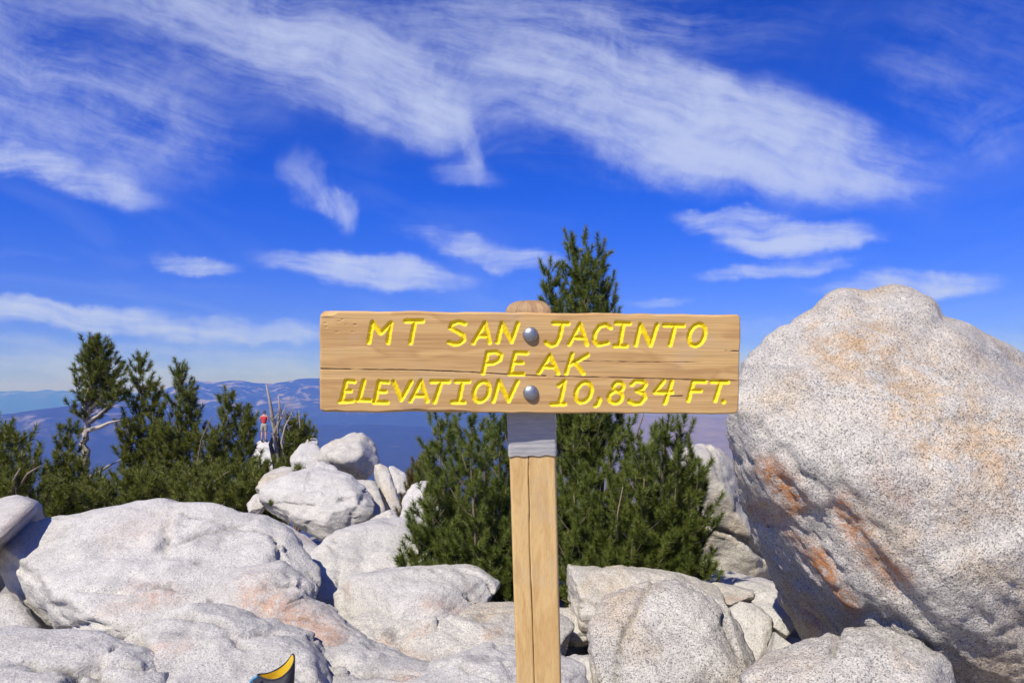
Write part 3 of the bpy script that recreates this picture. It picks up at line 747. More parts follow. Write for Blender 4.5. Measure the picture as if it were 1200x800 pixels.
rock('grey boulder in shade behind the broken blocks at the huge boulder foot',
     [(850, 720), (862, 690), (900, 676), (940, 690), (985, 730), (990, 790), (900, 800)], 4.9, 5.6, 0.5, 5, 14, .8, 63, M_ROCK, group=GB)
rock('low stone lying under the overhang of the huge boulder',
     [(905, 790), (930, 768), (975, 762), (1010, 790), (990, 840), (920, 840)], 4.0, 4.4, 0.5, 5, 14, .8, 64, M_ROCK, group=GB)
rock('stone filling the gap left of the broad pale boulder',
     [(-60, 735), (-30, 700), (15, 695), (45, 735), (40, 770), (-40, 780)], 4.2, 4.6, 0.5, 5, 14, .8, 65, M_ROCK, group=GB)

# ------------------------------------------------------------------ the summit sign
def build_sign():
    TL, TR, BL = P(374.5, 364, 1.300), P(869.5, 369, 1.332), P(374.5, 483, 1.310)
    ex = (TR - TL).normalized(); ez = (TL - BL); ez = (ez - ex * ez.dot(ex)).normalized(); ey = ez.cross(ex)   # ey points away from the camera
    W = (TR - TL).length; H = (TL - BL).length; T = 0.040
    def loc(px, py):
        d = (P(px, py, 1.0) - EYE); k = (TL - EYE).dot(ey) / d.dot(ey); q = EYE + d * k - BL
        return q.dot(ex), q.dot(ez)
    # strokes traced from the photograph: A = left half zoom, B = right half zoom
    def A(*pts): return [loc(365 + x / 4.6154, 355 + y / 4.6154) for x, y in pts]
    def B(*pts): return [loc(615 + x / 4.6154, 355 + y / 4.6154) for x, y in pts]
    def ell(fn, cx, cy, rx, ry, sl=0.22, n=18): return fn(*[(cx + rx * math.cos(t) - sl * ry * math.sin(t), cy + ry * math.sin(t)) for t in [2 * math.pi * k / n for k in range(n + 1)]])
    L = [
        [A((310, 213), (330, 103), (374, 163), (430, 107), (414, 213))], [A((508, 98), (602, 98)), A((560, 98), (536, 216))],
        [A((830, 112), (795, 100), (760, 112), (752, 134), (785, 152), (820, 172), (825, 198), (800, 218), (770, 222), (745, 212))],
        [A((875, 215), (938, 108), (964, 213)), A((906, 178), (954, 178))], [A((1006, 212), (1030, 110), (1082, 208), (1116, 110))],
        [A((928, 378), (952, 270)), A((952, 268), (1000, 264), (1026, 280), (1018, 306), (985, 324), (942, 328))],
        [A((1102, 270), (1076, 382)), A((1102, 268), (1166, 270)), A((1090, 322), (1140, 322)), A((1070, 382), (1145, 384))],
        [A((188, 422), (162, 530)), A((188, 420), (232, 424)), A((176, 476), (212, 474)), A((154, 532), (222, 530))],
        [A((284, 420), (256, 524)), A((252, 525), (316, 525))],
        [A((366, 424), (344, 532)), A((366, 424), (414, 428)), A((356, 478), (400, 478)), A((338, 536), (410, 536))],
        [A((444, 424), (486, 522), (540, 424))], [A((536, 530), (592, 420), (626, 530)), A((562, 500), (612, 500))],
        [A((648, 424), (744, 424)), A((702, 424), (666, 534))], [A((782, 424), (852, 424)), A((818, 424), (796, 534)), A((762, 534), (826, 536))],
        [ell(A, 920, 478, 40, 54)], [A((984, 530), (1014, 420), (1066, 528), (1114, 422))],
        [B((155, 108), (235, 110)), B((205, 110), (186, 190), (168, 222), (140, 230), (115, 212))], [B((240, 222), (300, 112), (335, 224)), B((268, 186), (322, 188))],
        [B((464, 134), (440, 116), (406, 124), (380, 160), (374, 200), (396, 226), (448, 214))], [B((495, 108), (567, 110)), B((535, 110), (512, 228)), B((486, 230), (550, 232))],
        [B((600, 226), (626, 116), (680, 228), (716, 118))], [B((755, 119), (860, 122)), B((815, 120), (786, 226))], [ell(B, 932, 172, 42, 58)],
        [B((76, 378), (136, 282), (180, 378)), B((100, 344), (164, 346))], [B((224, 380), (256, 275)), B((340, 280), (244, 334)), B((272, 322), (316, 380))],
        [B((184, 446), (216, 422), (190, 544)), B((146, 546), (216, 545))], [ell(B, 318, 482, 42, 54)], [B((402, 518), (404, 526)), B((404, 526), (396, 548), (382, 556))],
        [ell(B, 506, 452, 27, 24, .1, 14), ell(B, 490, 508, 36, 32, .1, 14)],
        [B((578, 440), (600, 422), (640, 424), (654, 440), (636, 464), (606, 474)), B((606, 474), (644, 488), (650, 512), (626, 540), (590, 544), (566, 530))],
        [B((752, 422), (702, 482), (796, 482)), B((796, 424), (758, 540))],
        [B((912, 424), (884, 526)), B((912, 422), (976, 424)), B((900, 474), (950, 474))], [B((1012, 424), (1098, 426)), B((1060, 426), (1030, 526))], [B((1074, 530), (1076, 534))],
    ]
    hw = 0.0052
    NX, NZ = 860, 204
    gx = np.linspace(0, W, NX); gz = np.linspace(0, H, NZ); GX, GZ = np.meshgrid(gx, gz, indexing='ij')
    fx = GX.ravel(); fz = GZ.ravel()
    n3 = np.stack([fx, fz, np.zeros_like(fx)], 1)
    wob = fbm(n3 * 140, 2, 4) * 0.0009
    own = np.full(len(fx), -1); dist = np.full(len(fx), 1e3)
    for li, strokes in enumerate(L):
        d = np.full(len(fx), 1e3)
        for s in strokes: d = np.minimum(d, seg_dist(fx, fz, s))
        d = d + wob; own = np.where(d < dist, li, own); dist = np.minimum(dist, d)
    paint = dist < hw
    y = np.zeros(len(fx))                                   # + = into the wood
    y += np.clip(hw - dist, 0, None) * 0.85
    y += fbm(n3 * np.array([3, 60, 1]), 3, 8) * 0.0007
    dirt = np.zeros(len(fx))
    # splits along the grain
    sp = [([(374, 432), (420, 433), (486, 433.5), (550, 436), (600, 439), (640, 440.5)], 0.0010, .004), ([(650, 441), (723, 442.5), (760, 443.5), (800, 444.5), (868, 446)], 0.0009, .004), ([(850, 411), (869, 411.5)], .001, .004), ([(650, 424), (680, 423), (760, 424.5), (820, 424)], .0006, .0015), ([(780, 464), (800, 464)], .0012, .003)]
    for pts, w_, dp in sp:
        d = np.abs(seg_dist(fx, fz, [loc(*q) for q in pts]) + fbm(n3 * np.array([40, 90, 1]), 2, 15) * .0012)
        k = np.clip(1 - d / w_, 0, 1); y += k * dp; dirt += np.clip(1 - d / (w_ * 1.6), 0, 1) * .7
    # chipped lower edge and corners
    sx = np.interp(fx, [0, .02, .05, .10, .13, .18, .22, .27, .30, W], [.6, 1, .3, .15, .5, .9, 1, .9, 0, 0])
    ch = np.clip(1 - fz / (0.0035 + 0.003 * sx + fbm(n3 * np.array([30, 0, 1]), 2, 19) * .003), 0, 1) * sx
    y += ch * .006; dirt += ch * .55
    tlc = np.clip(1 - np.hypot((fx - 0.0) / .035, (fz - H + .002) / .009), 0, 1); y += tlc * .01; dirt += tlc * .5
    dk = np.clip(1 - np.hypot((fx - .012) / .02, (fz - H + .011) / .003), 0, 1); dirt += dk
    # nicks on the left end
    rs = np.random.default_rng(3)
    for _ in range(9):
        cx_, cz_ = rs.uniform(.006, .07), H - rs.uniform(.012, .06); k = np.clip(1 - np.hypot((fx - cx_) / rs.uniform(.002, .006), (fz - cz_) / .0016), 0, 1); y += k * .0014
    # eased edges
    e = np.minimum(np.minimum(fx, W - fx), np.minimum(fz, H - fz)); rb = 0.004
    y += np.where(e < rb, rb - np.sqrt(np.clip(rb ** 2 - (rb - e) ** 2, 0, None)), 0)
    y = np.clip(y, -.003, .02)
    # wavy sawn outline
    ox = fx + fbm(np.stack([np.zeros_like(fz), fz * 30, fz * 0], 1), 3, 23) * .0018 * np.where(fx > W / 2, 1, -1) * (np.abs(fx / W - .5) * 2) ** 8
    oz = fz + fbm(np.stack([fx * 14, fx * 0, fx * 0], 1), 4, 24) * .0028 * (np.abs(fz / H - .5) * 2) ** 6
    # rounded corners
    dx = np.abs(fx - W / 2) - (W / 2 - .010); dz = np.abs(fz - H / 2) - (H / 2 - .010)
    cm = (dx > 0) & (dz > 0); L1 = np.maximum(dx, dz); Lh = np.hypot(dx, dz); k = np.where(cm, L1 / np.maximum(Lh, 1e-6), 1)
    ox = np.where(cm, W / 2 + np.sign(fx - W / 2) * (W / 2 - .010 + dx * k) + (ox - fx), ox); oz = np.where(cm, H / 2 + np.sign(fz - H / 2) * (H / 2 - .010 + dz * k) + (oz - fz), oz)
    root = empty('summit_sign', BL + ex * (W * .5) - Vector((0, 0, 1.2)), 'wooden summit sign with yellow carved letters on a square post', 'sign')
    Mw = Matrix((ex, ey, ez)).transposed().to_4x4(); Mw.translation = BL
    inv = Matrix.Translation(-root.location)
    front = np.stack([ox, y, oz], 1)
    idx = np.arange(NX * NZ).reshape(NX, NZ)
    q = np.stack([idx[:-1, :-1], idx[1:, :-1], idx[1:, 1:], idx[:-1, 1:]], -1).reshape(-1, 4)
    isp = paint[q].sum(1) >= 3
    ring = np.concatenate([idx[:, 0], idx[-1, 1:], idx[-2::-1, -1], idx[0, -2:0:-1]])
    # sides and back
    vb = front[ring].copy(); vb[:, 1] = T
    mid = front[ring].copy(); mid[:, 1] = T * .5
    nb_ = NX * NZ; nr = len(ring)
    verts = np.vstack([front, mid, vb, [[W / 2, T, H / 2]]])
    r2 = np.roll(ring, -1); ai = np.arange(nr); bi = np.roll(ai, -1)
    side = np.vstack([np.stack([r2, ring, nb_ + ai, nb_ + bi], 1), np.stack([nb_ + bi, nb_ + ai, nb_ + nr + ai, nb_ + nr + bi], 1)])
    fs = np.vstack([q[~isp], side])
    me = new_mesh('board', verts, fs, M_BOARD)
    bm = bmesh.new(); bm.from_mesh(me); bm.verts.ensure_lookup_table(); c = nb_ + 2 * nr
    for k in range(nr): bm.faces.new((bm.verts[c], bm.verts[nb_ + nr + (k + 1) % nr], bm.verts[nb_ + nr + k]))
    for v_ in [v_ for v_ in bm.verts if not v_.link_faces]: bm.verts.remove(v_) if False else None
    bm.normal_update(); bm.to_mesh(me); bm.free()
    dd = np.zeros(len(me.vertices), np.float32); dd[:len(dirt)] = np.clip(dirt, 0, 1); at = me.attributes.new('dirt', 'FLOAT', 'POINT'); at.data.foreach_set('value', dd)
    board = link('board', me, root); board.matrix_parent_inverse = Matrix(); board.matrix_local = inv @ Mw
    qown = own[q[:, 0]]
    for li in range(len(L)):
        fq = q[isp & (qown == li)]
        if not len(fq): continue
        used, invx = np.unique(fq, return_inverse=True)
        lm = new_mesh('letter', front[used], invx.reshape(-1, 4), M_YELLOW)
        link('letter', lm, board)
    # post: square section, leaning back a little, split down the front
    ptop, pbot = P(619.5, 372, 1.352), P(631.5, 800, 1.405)
    ax = (pbot - ptop).normalized(); ptop_c = ptop; half = 0.0468
    fwd = (Vector((0.03, 1, 0)) - ax * Vector((0.03, 1, 0)).dot(ax)).normalized(); sidev = fwd.cross(ax) * -1
    if sidev.x < 0: sidev = -sidev
    prof = []
    nfp = 61
    for k in range(nfp): prof.append((-half + 2 * half * k / (nfp - 1), 0.0))
    for k in range(1, 9): prof.append((half, 2 * half * k / 8))
    for k in range(1, 9): prof.append((half - 2 * half * k / 8, 2 * half))
    for k in range(1, 8): prof.append((-half, 2 * half - 2 * half * k / 8))
    prof = np.array(prof)
    cx2, cy2 = 0.0, half; rc = .006
    ddx = np.abs(prof[:, 0]) - (half - rc); ddy = np.abs(prof[:, 1] - half) - (half - rc); cmm = (ddx > 0) & (ddy > 0)
    hk = np.hypot(ddx, ddy); mm = np.maximum(ddx, ddy); kk = np.where(cmm & (hk > 0), mm / np.maximum(hk, 1e-6), 1)
    prof[:, 0] = np.where(cmm, np.sign(prof[:, 0]) * (half - rc + ddx * kk), prof[:, 0]); prof[:, 1] = np.where(cmm, half + np.sign(prof[:, 1] - half) * (half - rc + ddy * kk), prof[:, 1])
    gz_end = (ptop_c.z - ground_z(.04, 1.6)) + 0.25
    ts = np.concatenate([[-.0335, -.0325, -.030, -.026, -.02, -.013, -.006], np.linspace(0, gz_end, 260)])
    vv = []; dr = []
    rsn = np.random.default_rng(9)
    for t_ in ts:
        s_ = 1.0 if t_ > -.006 else math.sqrt(max(0.0, 1 - ((-t_ - .006) / .0276) ** 2)) ** .62
        px_ = prof[:, 0] * s_; py_ = half + (prof[:, 1] - half) * s_
        nn = np.stack([prof[:, 0] * 60, prof[:, 1] * 60, np.full(len(prof), t_ * 2.2)], 1)
        dis = fbm(nn, 3, 33) * (.0007 if t_ > 0 else .003) + (rsn.uniform(-.001, .001, len(prof)) if t_ < 0 else 0)
        isf = prof[:, 1] < .004
        cxk = np.interp(t_, [0, .26, .34, .50, .7, 1.5], [-.0075, -.0080, -.0095, -.0105, -.009, -.006]) + .0003 * math.sin(t_ * 23) + .0002 * math.sin(t_ * 71)
        cw = np.interp(t_, [.1, .2, .3, .55, .8, 1.3], [0, .0007, .0011, .0013, .0011, .0005])
        ck = np.where(isf, np.clip(1 - np.abs(prof[:, 0] - cxk) / max(cw, 1e-5), 0, 1), 0) if cw > 1e-4 else np.zeros(len(prof))
        px_ = px_ * (1 + dis / half); py_ = py_ + np.where(isf, ck * .012, 0) + dis * np.where(isf, -1, .3)
        for a_, b_ in zip(px_, py_): vv.append(ptop_c + ax * t_ + sidev * a_ + fwd * b_)
        dr.append(np.clip(ck * .65, 0, 1) + (0.25 if t_ < -.01 else 0))
    npf = len(prof); nT = len(ts)
    ii, jj = np.meshgrid(np.arange(nT - 1), np.arange(npf), indexing='ij'); j2 = (jj + 1) % npf
    fq = np.stack([ii * npf + jj, ii * npf + j2, (ii + 1) * npf + j2, (ii + 1) * npf + jj], -1).reshape(-1, 4)
    vloc = np.array([(p - root.location)[:] for p in vv])
    me = new_mesh('post', vloc, fq, M_POST, mats=[M_POST, M_POSTTOP], midx=(ts[ii.ravel()] < -.004).astype(int))
    bm = bmesh.new(); bm.from_mesh(me); bm.verts.ensure_lookup_table(); bm.faces.new([bm.verts[k] for k in range(npf)]).material_index = 1; bm.faces.new([bm.verts[(nT - 1) * npf + k] for k in range(npf)])
    bmesh.ops.recalc_face_normals(bm, faces=bm.faces); bm.to_mesh(me); bm.free()
    at = me.attributes.new('dirt', 'FLOAT', 'POINT'); at.data.foreach_set('value', np.concatenate(dr).astype(np.float32))
    post = link('post', me, root)
    # tape wound round the post below the board
    def along(py): return (P(624, py, 1.375) - ptop_c).dot(ax)
    t0, t1 = along(472), along(533)
    rows = np.linspace(t0, t1, 34); tv = []
    for r_i, t_ in enumerate(rows):
        wr = .0022 + .00025 * math.sin(r_i * 1.9) + (.0005 if (r_i // 9) % 2 else 0)
        for k_, (a_, b_) in enumerate(prof):
            s_ = (half + wr) / half; tl = t_ + (.0012 * math.sin(k_ * .35 + 1) if r_i == 33 else 0)
            tv.append(ptop_c + ax * tl + sidev * (a_ * s_) + fwd * (half + (b_ - half) * s_))
    nT2 = len(rows); ii, jj = np.meshgrid(np.arange(nT2 - 1), np.arange(npf), indexing='ij'); j2 = (jj + 1) % npf
    fq = np.stack([ii * npf + jj, ii * npf + j2, (ii + 1) * npf + j2, (ii + 1) * npf + jj], -1).reshape(-1, 4)
    me = new_mesh('tape', np.array([(p - root.location)[:] for p in tv]), fq[:, ::-1], M_TAPE)
    link('tape', me, post, label='grey tape wound round the post below the board')
    # carriage bolts
    for bx_, by_ in ((621.5, 392), (621.8, 460)):
        lx, lz = loc(bx_, by_); R = .0152; mb = MB(); vs_ = []; fs_ = []
        pr = [(R * .97, .002), (R, -.0008), (R * .98, -.0022), (R * .9, -.0046), (R * .74, -.0070), (R * .5, -.0088), (R * .25, -.0097), (R * .1, -.0099)]
        for r_, d_ in pr:
            for k in range(40):
                th = 2 * math.pi * k / 40; vs_.append((lx + r_ * math.cos(th), d_, lz + r_ * math.sin(th)))
        for i in range(len(pr) - 1):
            for k in range(40): fs_.append((i * 40 + k, i * 40 + (k + 1) % 40, (i + 1) * 40 + (k + 1) % 40, (i + 1) * 40 + k))
        vs_.append((lx, -.00995, lz)); c = len(vs_) - 1
        for k in range(40): fs_.append((c, (len(pr) - 1) * 40 + k, (len(pr) - 1) * 40 + (k + 1) % 40))
        mb.v = vs_; mb.f = fs_
        me = mb.mesh('bolt', M_BOLT); link('bolt', me, board)


build_sign()

# ------------------------------------------------------------------ pines
def needles(S, D, Ln, nlen, nwid, per, r):
    """needle triangles round shoots: S start, D unit direction, Ln length (arrays)"""
    n = len(S); S = np.repeat(S, per, 0); Dm = np.repeat(D, per, 0); L_ = np.repeat(Ln, per)
    m = len(S); a = np.cross(Dm, np.array([.37, .21, .9])); a /= np.linalg.norm(a, axis=1)[:, None] + 1e-9; b = np.cross(Dm, a)
    th = r.uniform(0, 2 * math.pi, m); s = r.uniform(0, 1, m) ** .8; sp = np.radians(r.uniform(40, 78, m)) * (1.05 - .6 * s ** 4)
    rad = a * np.cos(th)[:, None] + b * np.sin(th)[:, None]
    d = Dm * np.cos(sp)[:, None] + rad * np.sin(sp)[:, None]
    p0 = S + Dm * (s * L_)[:, None]; ln = nlen * r.uniform(.7, 1.15, m)
    side = np.cross(d, r.normal(size=(m, 3))); side /= np.linalg.norm(side, axis=1)[:, None] + 1e-9
    p1 = p0 + d * ln[:, None] + Dm * (ln * .12)[:, None]
    v = np.stack([p0 - side * nwid / 2, p0 + side * nwid / 2, p1], 1).reshape(-1, 3)
    tint = np.repeat(np.clip(np.repeat(r.uniform(0, 1, n), per) * .7 + r.uniform(0, .3, m), 0, 1), 3)
    return v, np.arange(m * 3).reshape(-1, 3), tint


ZUP = Vector((0, 0, 1))


def bez(a, c, b, n):
    return [a.lerp(c, t).lerp(c.lerp(b, t), t) for t in [k / (n - 1) for k in range(n)]]


def pine(label, base, stems, seed, group, near=True, mat=None, bark=None, name='pine_tree', cat='pine tree', nl=None, nw=None, per=None, sh=None, gap=None, extra=()):
    """stems: (tip, control, base radius, leaf start 0..1, branch length, branches per metre)"""
    R_ = np.random.default_rng(seed); random.seed(seed)
    nl = nl or (.049 if near else .10); nw = nw or (.0037 if near else .0115); per = per or (165 if near else 80)
    sh = sh or (.105 if near else .16); gap = gap or (.080 if near else .125)
    wood_ = MB(); twig = MB(); S = []; D = []; L_ = []
    for stm in stems:
        tip, ctl, r0, ls, bl, dens = stm[:6]; taper = stm[6] if len(stm) > 6 else .8; st = stm[7] if len(stm) > 7 else base; bias = stm[8] if len(stm) > 8 else None
        ln = (tip - st).length; n = max(10, int(ln / .12)); pts = bez(st, ctl, tip, n)
        wob_ = r0 * .22
        pts = [p + Vector((R_.normal() * wob_, R_.normal() * wob_, 0)) if 0 < i < n - 1 else p for i, p in enumerate(pts)]
        wood_.add(tube(pts, [max(r0 * (1 - i / (n - 1)) ** .85, .004 if near else .010) for i in range(n)], 7, True, .12))
        nb = int(ln * (1 - ls) * dens); ang = R_.uniform(0, 6.28)
        for k in range(nb):
            t = ls + (1 - ls) * (k + R_.uniform(0, 1)) / nb; t = min(t, .995)
            fi = t * (n - 1); i0 = int(fi); p = pts[i0].lerp(pts[min(i0 + 1, n - 1)], fi - i0); tg = (pts[min(i0 + 1, n - 1)] - pts[max(i0 - 1, 0)]).normalized()
            ang += 2.4 + R_.normal() * .35
            out = Vector((math.cos(ang), math.sin(ang), 0))
            if bias is not None: out = (out + bias * .6)
            out = (out - tg * out.dot(tg)).normalized()
            l = bl * ((1 - t) / (1 - ls)) ** taper * R_.uniform(.65, 1.2) + sh * .5
            rise = R_.uniform(.0, .5) + .75 * t * t
            d0 = (out + tg * rise).normalized(); m = max(3, int(l / .07) + 2)
            curl = R_.uniform(.2, .6)
            bp = [p + d0 * (l * q / (m - 1)) + ZUP * (curl * l * (q / (m - 1)) ** 2.2) for q in range(m)]
            if l > sh * 1.1: twig.add(tube(bp, [max(.0022 if near else .006, (.010 if near else .02) * (l ** .7) * (1 - q / m)) for q in range(m)], 5, False))
            s_ = max(l * .2, sh * .2) if t < .9 else 0; sd = 1
            while s_ < l:
                fq = s_ / l * (m - 1); j = min(int(fq), m - 2); q = bp[j].lerp(bp[j + 1], fq - j); dr = (bp[j + 1] - bp[j]).normalized()
                sv_ = dr.cross(ZUP); sv_ = sv_.normalized() if sv_.length > .05 else out.cross(ZUP)
                sd = -sd; tl = (l - s_) * .42 * R_.uniform(.5, 1.1)      # side twig, shoots along it
                td = (dr * .7 + sv_ * sd * .85 + ZUP * R_.uniform(.1, .6) + Vector(R_.normal(size=3)) * .15).normalized()
                x_ = 0.0
                while True:
                    rv = Vector(R_.normal(size=3)) * .38
                    dd = (td * .9 + rv + ZUP * .5).normalized(); w_ = q + td * x_ + ZUP * (x_ * x_ * .8)
                    S.append(w_[:]); D.append(dd[:]); L_.append(sh * R_.uniform(.6, 1.1)); x_ += gap * R_.uniform(.7, 1.3)
                    if x_ > tl: break
                s_ += gap * R_.uniform(.7, 1.3)
            dr = (bp[-1] - bp[-2]).normalized(); dd = (dr + ZUP * .6).normalized(); S.append(bp[-1][:]); D.append(dd[:]); L_.append(sh * R_.uniform(.9, 1.3))
        if ls < 1:
            tg = (pts[-1] - pts[-3]).normalized(); S.append(pts[-2][:]); D.append(tg[:]); L_.append(sh * 1.6)
    for path, r0 in extra:
        wood_.add(tube(path, [max(r0 * (1 - i / len(path)), .003) for i in range(len(path))], 6, True, .15))
    root = empty(name, base, label, cat, group)
    link('trunk', wood_.mesh('trunk', bark or M_BARK, base), root)
    if twig.v: link('branch', twig.mesh('branch', M_BARK, base), root)
    if S:
        v, f, tint = needles(np.array(S), np.array(D), np.array(L_), nl, nw, per, R_)
        me = new_mesh('crown', v - np.array(base[:]), f, mat or (M_NEEDLE if near else M_NEEDLE_FAR), smooth=False)
        at = me.attributes.new('tint', 'FLOAT', 'POINT'); at.data.foreach_set('value', tint.astype(np.float32))
        link('crown', me, root)
    return root


def gp(px, d, dz=0.0, py=700):
    q = P(px, py, d); return Vector((q.x, q.y, ground_z(q.x, q.y) + dz - .08))


GN = 'pines behind the sign'


def bush(label, basepx, d, tips, seed, bl=.30, dens=26, ls=.22, r0=.022, dsp=.5, **kw):
    b = gp(basepx, d); R_ = np.random.default_rng(seed + 500); st = []
    for q in tips:
        px, py = q[0], q[1]; dd = q[2] if len(q) > 2 else d + R_.uniform(-dsp, dsp); tip = P(px, py + 9, dd)
        lo = b.lerp(tip, .5); ctl = Vector((b.x + (tip.x - b.x) * .95, b.y + (tip.y - b.y) * .95, b.z + (tip.z - b.z) * .28))
        st.append((tip, ctl, r0 * R_.uniform(.8, 1.2), ls if len(q) < 5 else q[4], bl * (q[3] if len(q) > 3 else 1), dens if len(q) < 6 else q[5], .55 if len(q) < 5 else .35))
    return pine(label, b, st, seed, GN, True, **kw)


bush('tall dark green pine rising straight behind the sign with its tip in the sky', 690, 5.7,
     [(676, 284, 5.7, .42, .5, 40), (699, 294, 5.75, .34, .55, 40), (647, 316, 5.65, .3, .6, 36), (710, 338, 5.7, .3, .6, 36), (661, 350, 5.6, .35, .6, 30), (686, 318, 5.55, .45, .5, 36), (690, 420, 5.5), (735, 500, 5.5, .7), (640, 440, 5.6), (765, 520, 5.6), (672, 505, 5.3), (714, 520, 5.3), (690, 560, 5.2)],
     101, bl=.36, dens=20, ls=.3)
bush('bushy dark green pine left of the sign post', 575, 5.3,
     [(515, 487), (528, 492), (552, 487), (568, 500), (586, 488), (600, 497), (540, 530), (505, 560), (500, 585), (491, 615, 5.0), (487, 645, 5.0, .7), (520, 655, 4.85), (545, 610, 4.9), (580, 570, 4.9), (575, 640, 4.75), (610, 545, 5.0), (610, 610, 4.85), (560, 670, 4.75, .7), (596, 690, 4.75, .7), (530, 580, 5.0)],
     102, bl=.24, dens=22, ls=.28)
bush('bushy dark green pine right of the sign post, shading the cream boulder', 730, 5.4,
     [(795, 492), (778, 500), (755, 515), (800, 545), (812, 533), (815, 575), (810, 605), (828, 655, 5.0, .5), (800, 560, 5.1), (790, 610, 4.95), (765, 580, 5.0), (745, 545, 5.1), (760, 640, 4.9), (720, 570, 5.0), (700, 610, 4.9), (690, 640, 4.85), (725, 640, 4.85), (672, 570, 4.95), (796, 640, 4.95), (680, 665, 4.8, .6), (668, 625, 4.9), (770, 665, 4.9, .6), (740, 605, 4.9)],
     103, bl=.24, dens=22, ls=.28, extra=[([P(748, 560, 5.2), P(742, 520, 5.15), P(752, 492, 5.1), P(756, 478, 5.1)], .012), ([P(700, 660, 5.0), P(722, 630, 4.85), P(724, 600, 4.85), P(730, 570, 4.9)], .009)])
bush('low brown leaved shrub left of the dark green pine', 495, 8.0,
     [(484, 548), (490, 538), (497, 533), (504, 537), (510, 545), (500, 552), (488, 556)], 104, bl=.14, dens=22, ls=.5, r0=.01, dsp=.2, mat=M_NEEDLE_DRY, name='shrub', cat='shrub')

GL = 'pines on the left ridge'


def ridge_pine(label, bpx, d, tips, seed, bl=.66, dens=17, **kw):
    """tips: (px, py, depth, leaf start, branch length factor, radius)"""
    b = gp(bpx, d); st = []
    for (px, py, dd, ls, bf, r0) in tips:
        tip = P(px, py + 9, dd); ctl = Vector((b.x + (tip.x - b.x) * .7, b.y + (tip.y - b.y) * .7, b.z + (tip.z - b.z) * .45)); st.append((tip, ctl, r0, ls, bl * bf, dens, .8))
    return pine(label, b, st, seed, GL, False, **kw)


bt = gp(96, 14); tp = P(108, 408, 14)
pine('tallest left pine with a bare pale trunk and flagged crown', bt, [(tp, P(97, 500, 14), .13, .58, .36, 24, .45, bt, Vector((.9, 0, 0))), (P(120, 416, 14), P(108, 460, 14), .05, .45, .38, 18, .5, P(102, 490, 14), Vector((.6, 0, 0))), (P(134, 440, 14), P(120, 470, 14), .045, .45, .34, 18, .5, P(103, 480, 14), Vector((.5, 0, 0))), (P(140, 462, 13.9), P(120, 485, 14), .04, .5, .3, 18, .5, P(102, 495, 14)), (P(97, 470, 14), P(96, 485, 14), .03, .6, .12, 11, .5, P(100, 495, 14))], 201, GL, False, bark=M_BARKPALE,
     extra=[([P(104, 504, 14), P(118, 500, 13.9), P(128, 495, 13.8), P(143, 492, 13.8)], .05), ([P(97, 560, 14), P(112, 556, 13.6), P(128, 545, 13.2), P(142, 538, 13.2)], .04)])
ridge_pine('slender pointed pine second from the tallest left pine', 164, 14.2, [(165, 416, 14.2, .15, 1.0, .1), (182, 447, 14.1, .55, .35, .04), (150, 490, 13.9, .5, .5, .04), (186, 500, 13.8, .5, .5, .04)], 202)
ridge_pine('full pointed pine third along the left ridge', 212, 13.8, [(211, 426, 13.8, .15, 1.05, .1), (222, 452, 13.7, .6, .3, .04), (196, 500, 13.5, .5, .45, .04), (230, 505, 13.4, .5, .45, .04)], 203)
ridge_pine('shorter pine with several tips, nearest the hiker', 262, 13, [(267, 460, 13, .15, .85, .08), (286, 476, 13, .55, .3, .04), (292, 488, 12.9, .6, .2, .04), (248, 505, 12.8, .5, .4, .04)], 204, extra=[([gp(262, 13), P(231, 545, 12.6), P(236, 515, 12.4), P(248, 488, 12.4)], .026)])
ridge_pine('broad low pine left of the bare trunk', 78, 12.5, [(81, 496, 12.5, .15, .8, .07), (66, 530, 12.3, .2, .7, .05), (92, 540, 12.2, .2, .7, .05), (52, 565, 12, .15, .7, .05), (112, 560, 11.8, .15, .8, .05), (70, 570, 11.6, .15, .8, .05)], 205)
ridge_pine('dense low pine spread along the foot of the pointed pines', 165, 11.5, [(150, 556, 11.5, .1, .8, .06), (130, 568, 11.3, .1, .8, .05), (175, 553, 11.4, .1, .8, .05), (200, 556, 11.2, .1, .8, .05), (115, 578, 10.9, .1, .9, .05), (160, 570, 10.8, .1, .9, .05)], 206, bl=.6)
ridge_pine('low green pine just behind the broad pale boulder', 240, 10.6, [(215, 556, 10.8, .1, .9, .05), (240, 552, 10.7, .1, .9, .05), (265, 548, 10.5, .1, .9, .05), (286, 550, 10.4, .1, .7, .05), (252, 562, 10.2, .1, .8, .04), (294, 566, 10.2, .15, .55, .04), (280, 572, 10.0, .1, .7, .04)], 207, bl=.55, extra=[([gp(240, 10.6), P(238, 586, 10.6), P(246, 568, 10.3), P(262, 556, 10.2), P(268, 552, 10.2)], .03)])
ridge_pine('thin shrubby pine with bare twigs cut by the left edge', 5, 10, [(14, 506, 10, .35, .40, .04), (28, 508, 9.9, .45, .28, .03), (40, 527, 9.8, .5, .25, .03), (2, 500, 10, .3, .6, .04), (-15, 495, 10.2, .2, .8, .05), (20, 550, 9.6, .3, .5, .03), (6, 565, 9.4, .2, .6, .03), (-20, 540, 9.6, .15, .8, .04)], 208, bl=.42, dens=12,
           extra=[([P(14, 590, 9.6), P(16, 562, 9.5), P(24, 548, 9.5)], .03), ([P(20, 575, 9.6), P(32, 555, 9.5), P(48, 545, 9.5)], .02)])
ridge_pine('small green pine shrub growing beside the dead snag', 347, 13.5, [(343, 490, 13.5, .45, .7, .04), (353, 493, 13.4, .5, .6, .04), (361, 500, 13.4, .55, .5, .03), (346, 508, 13.2, .45, .6, .03), (356, 513, 13.2, .5, .5, .03), (338, 502, 13.4, .5, .4, .03)], 209, bl=.42)
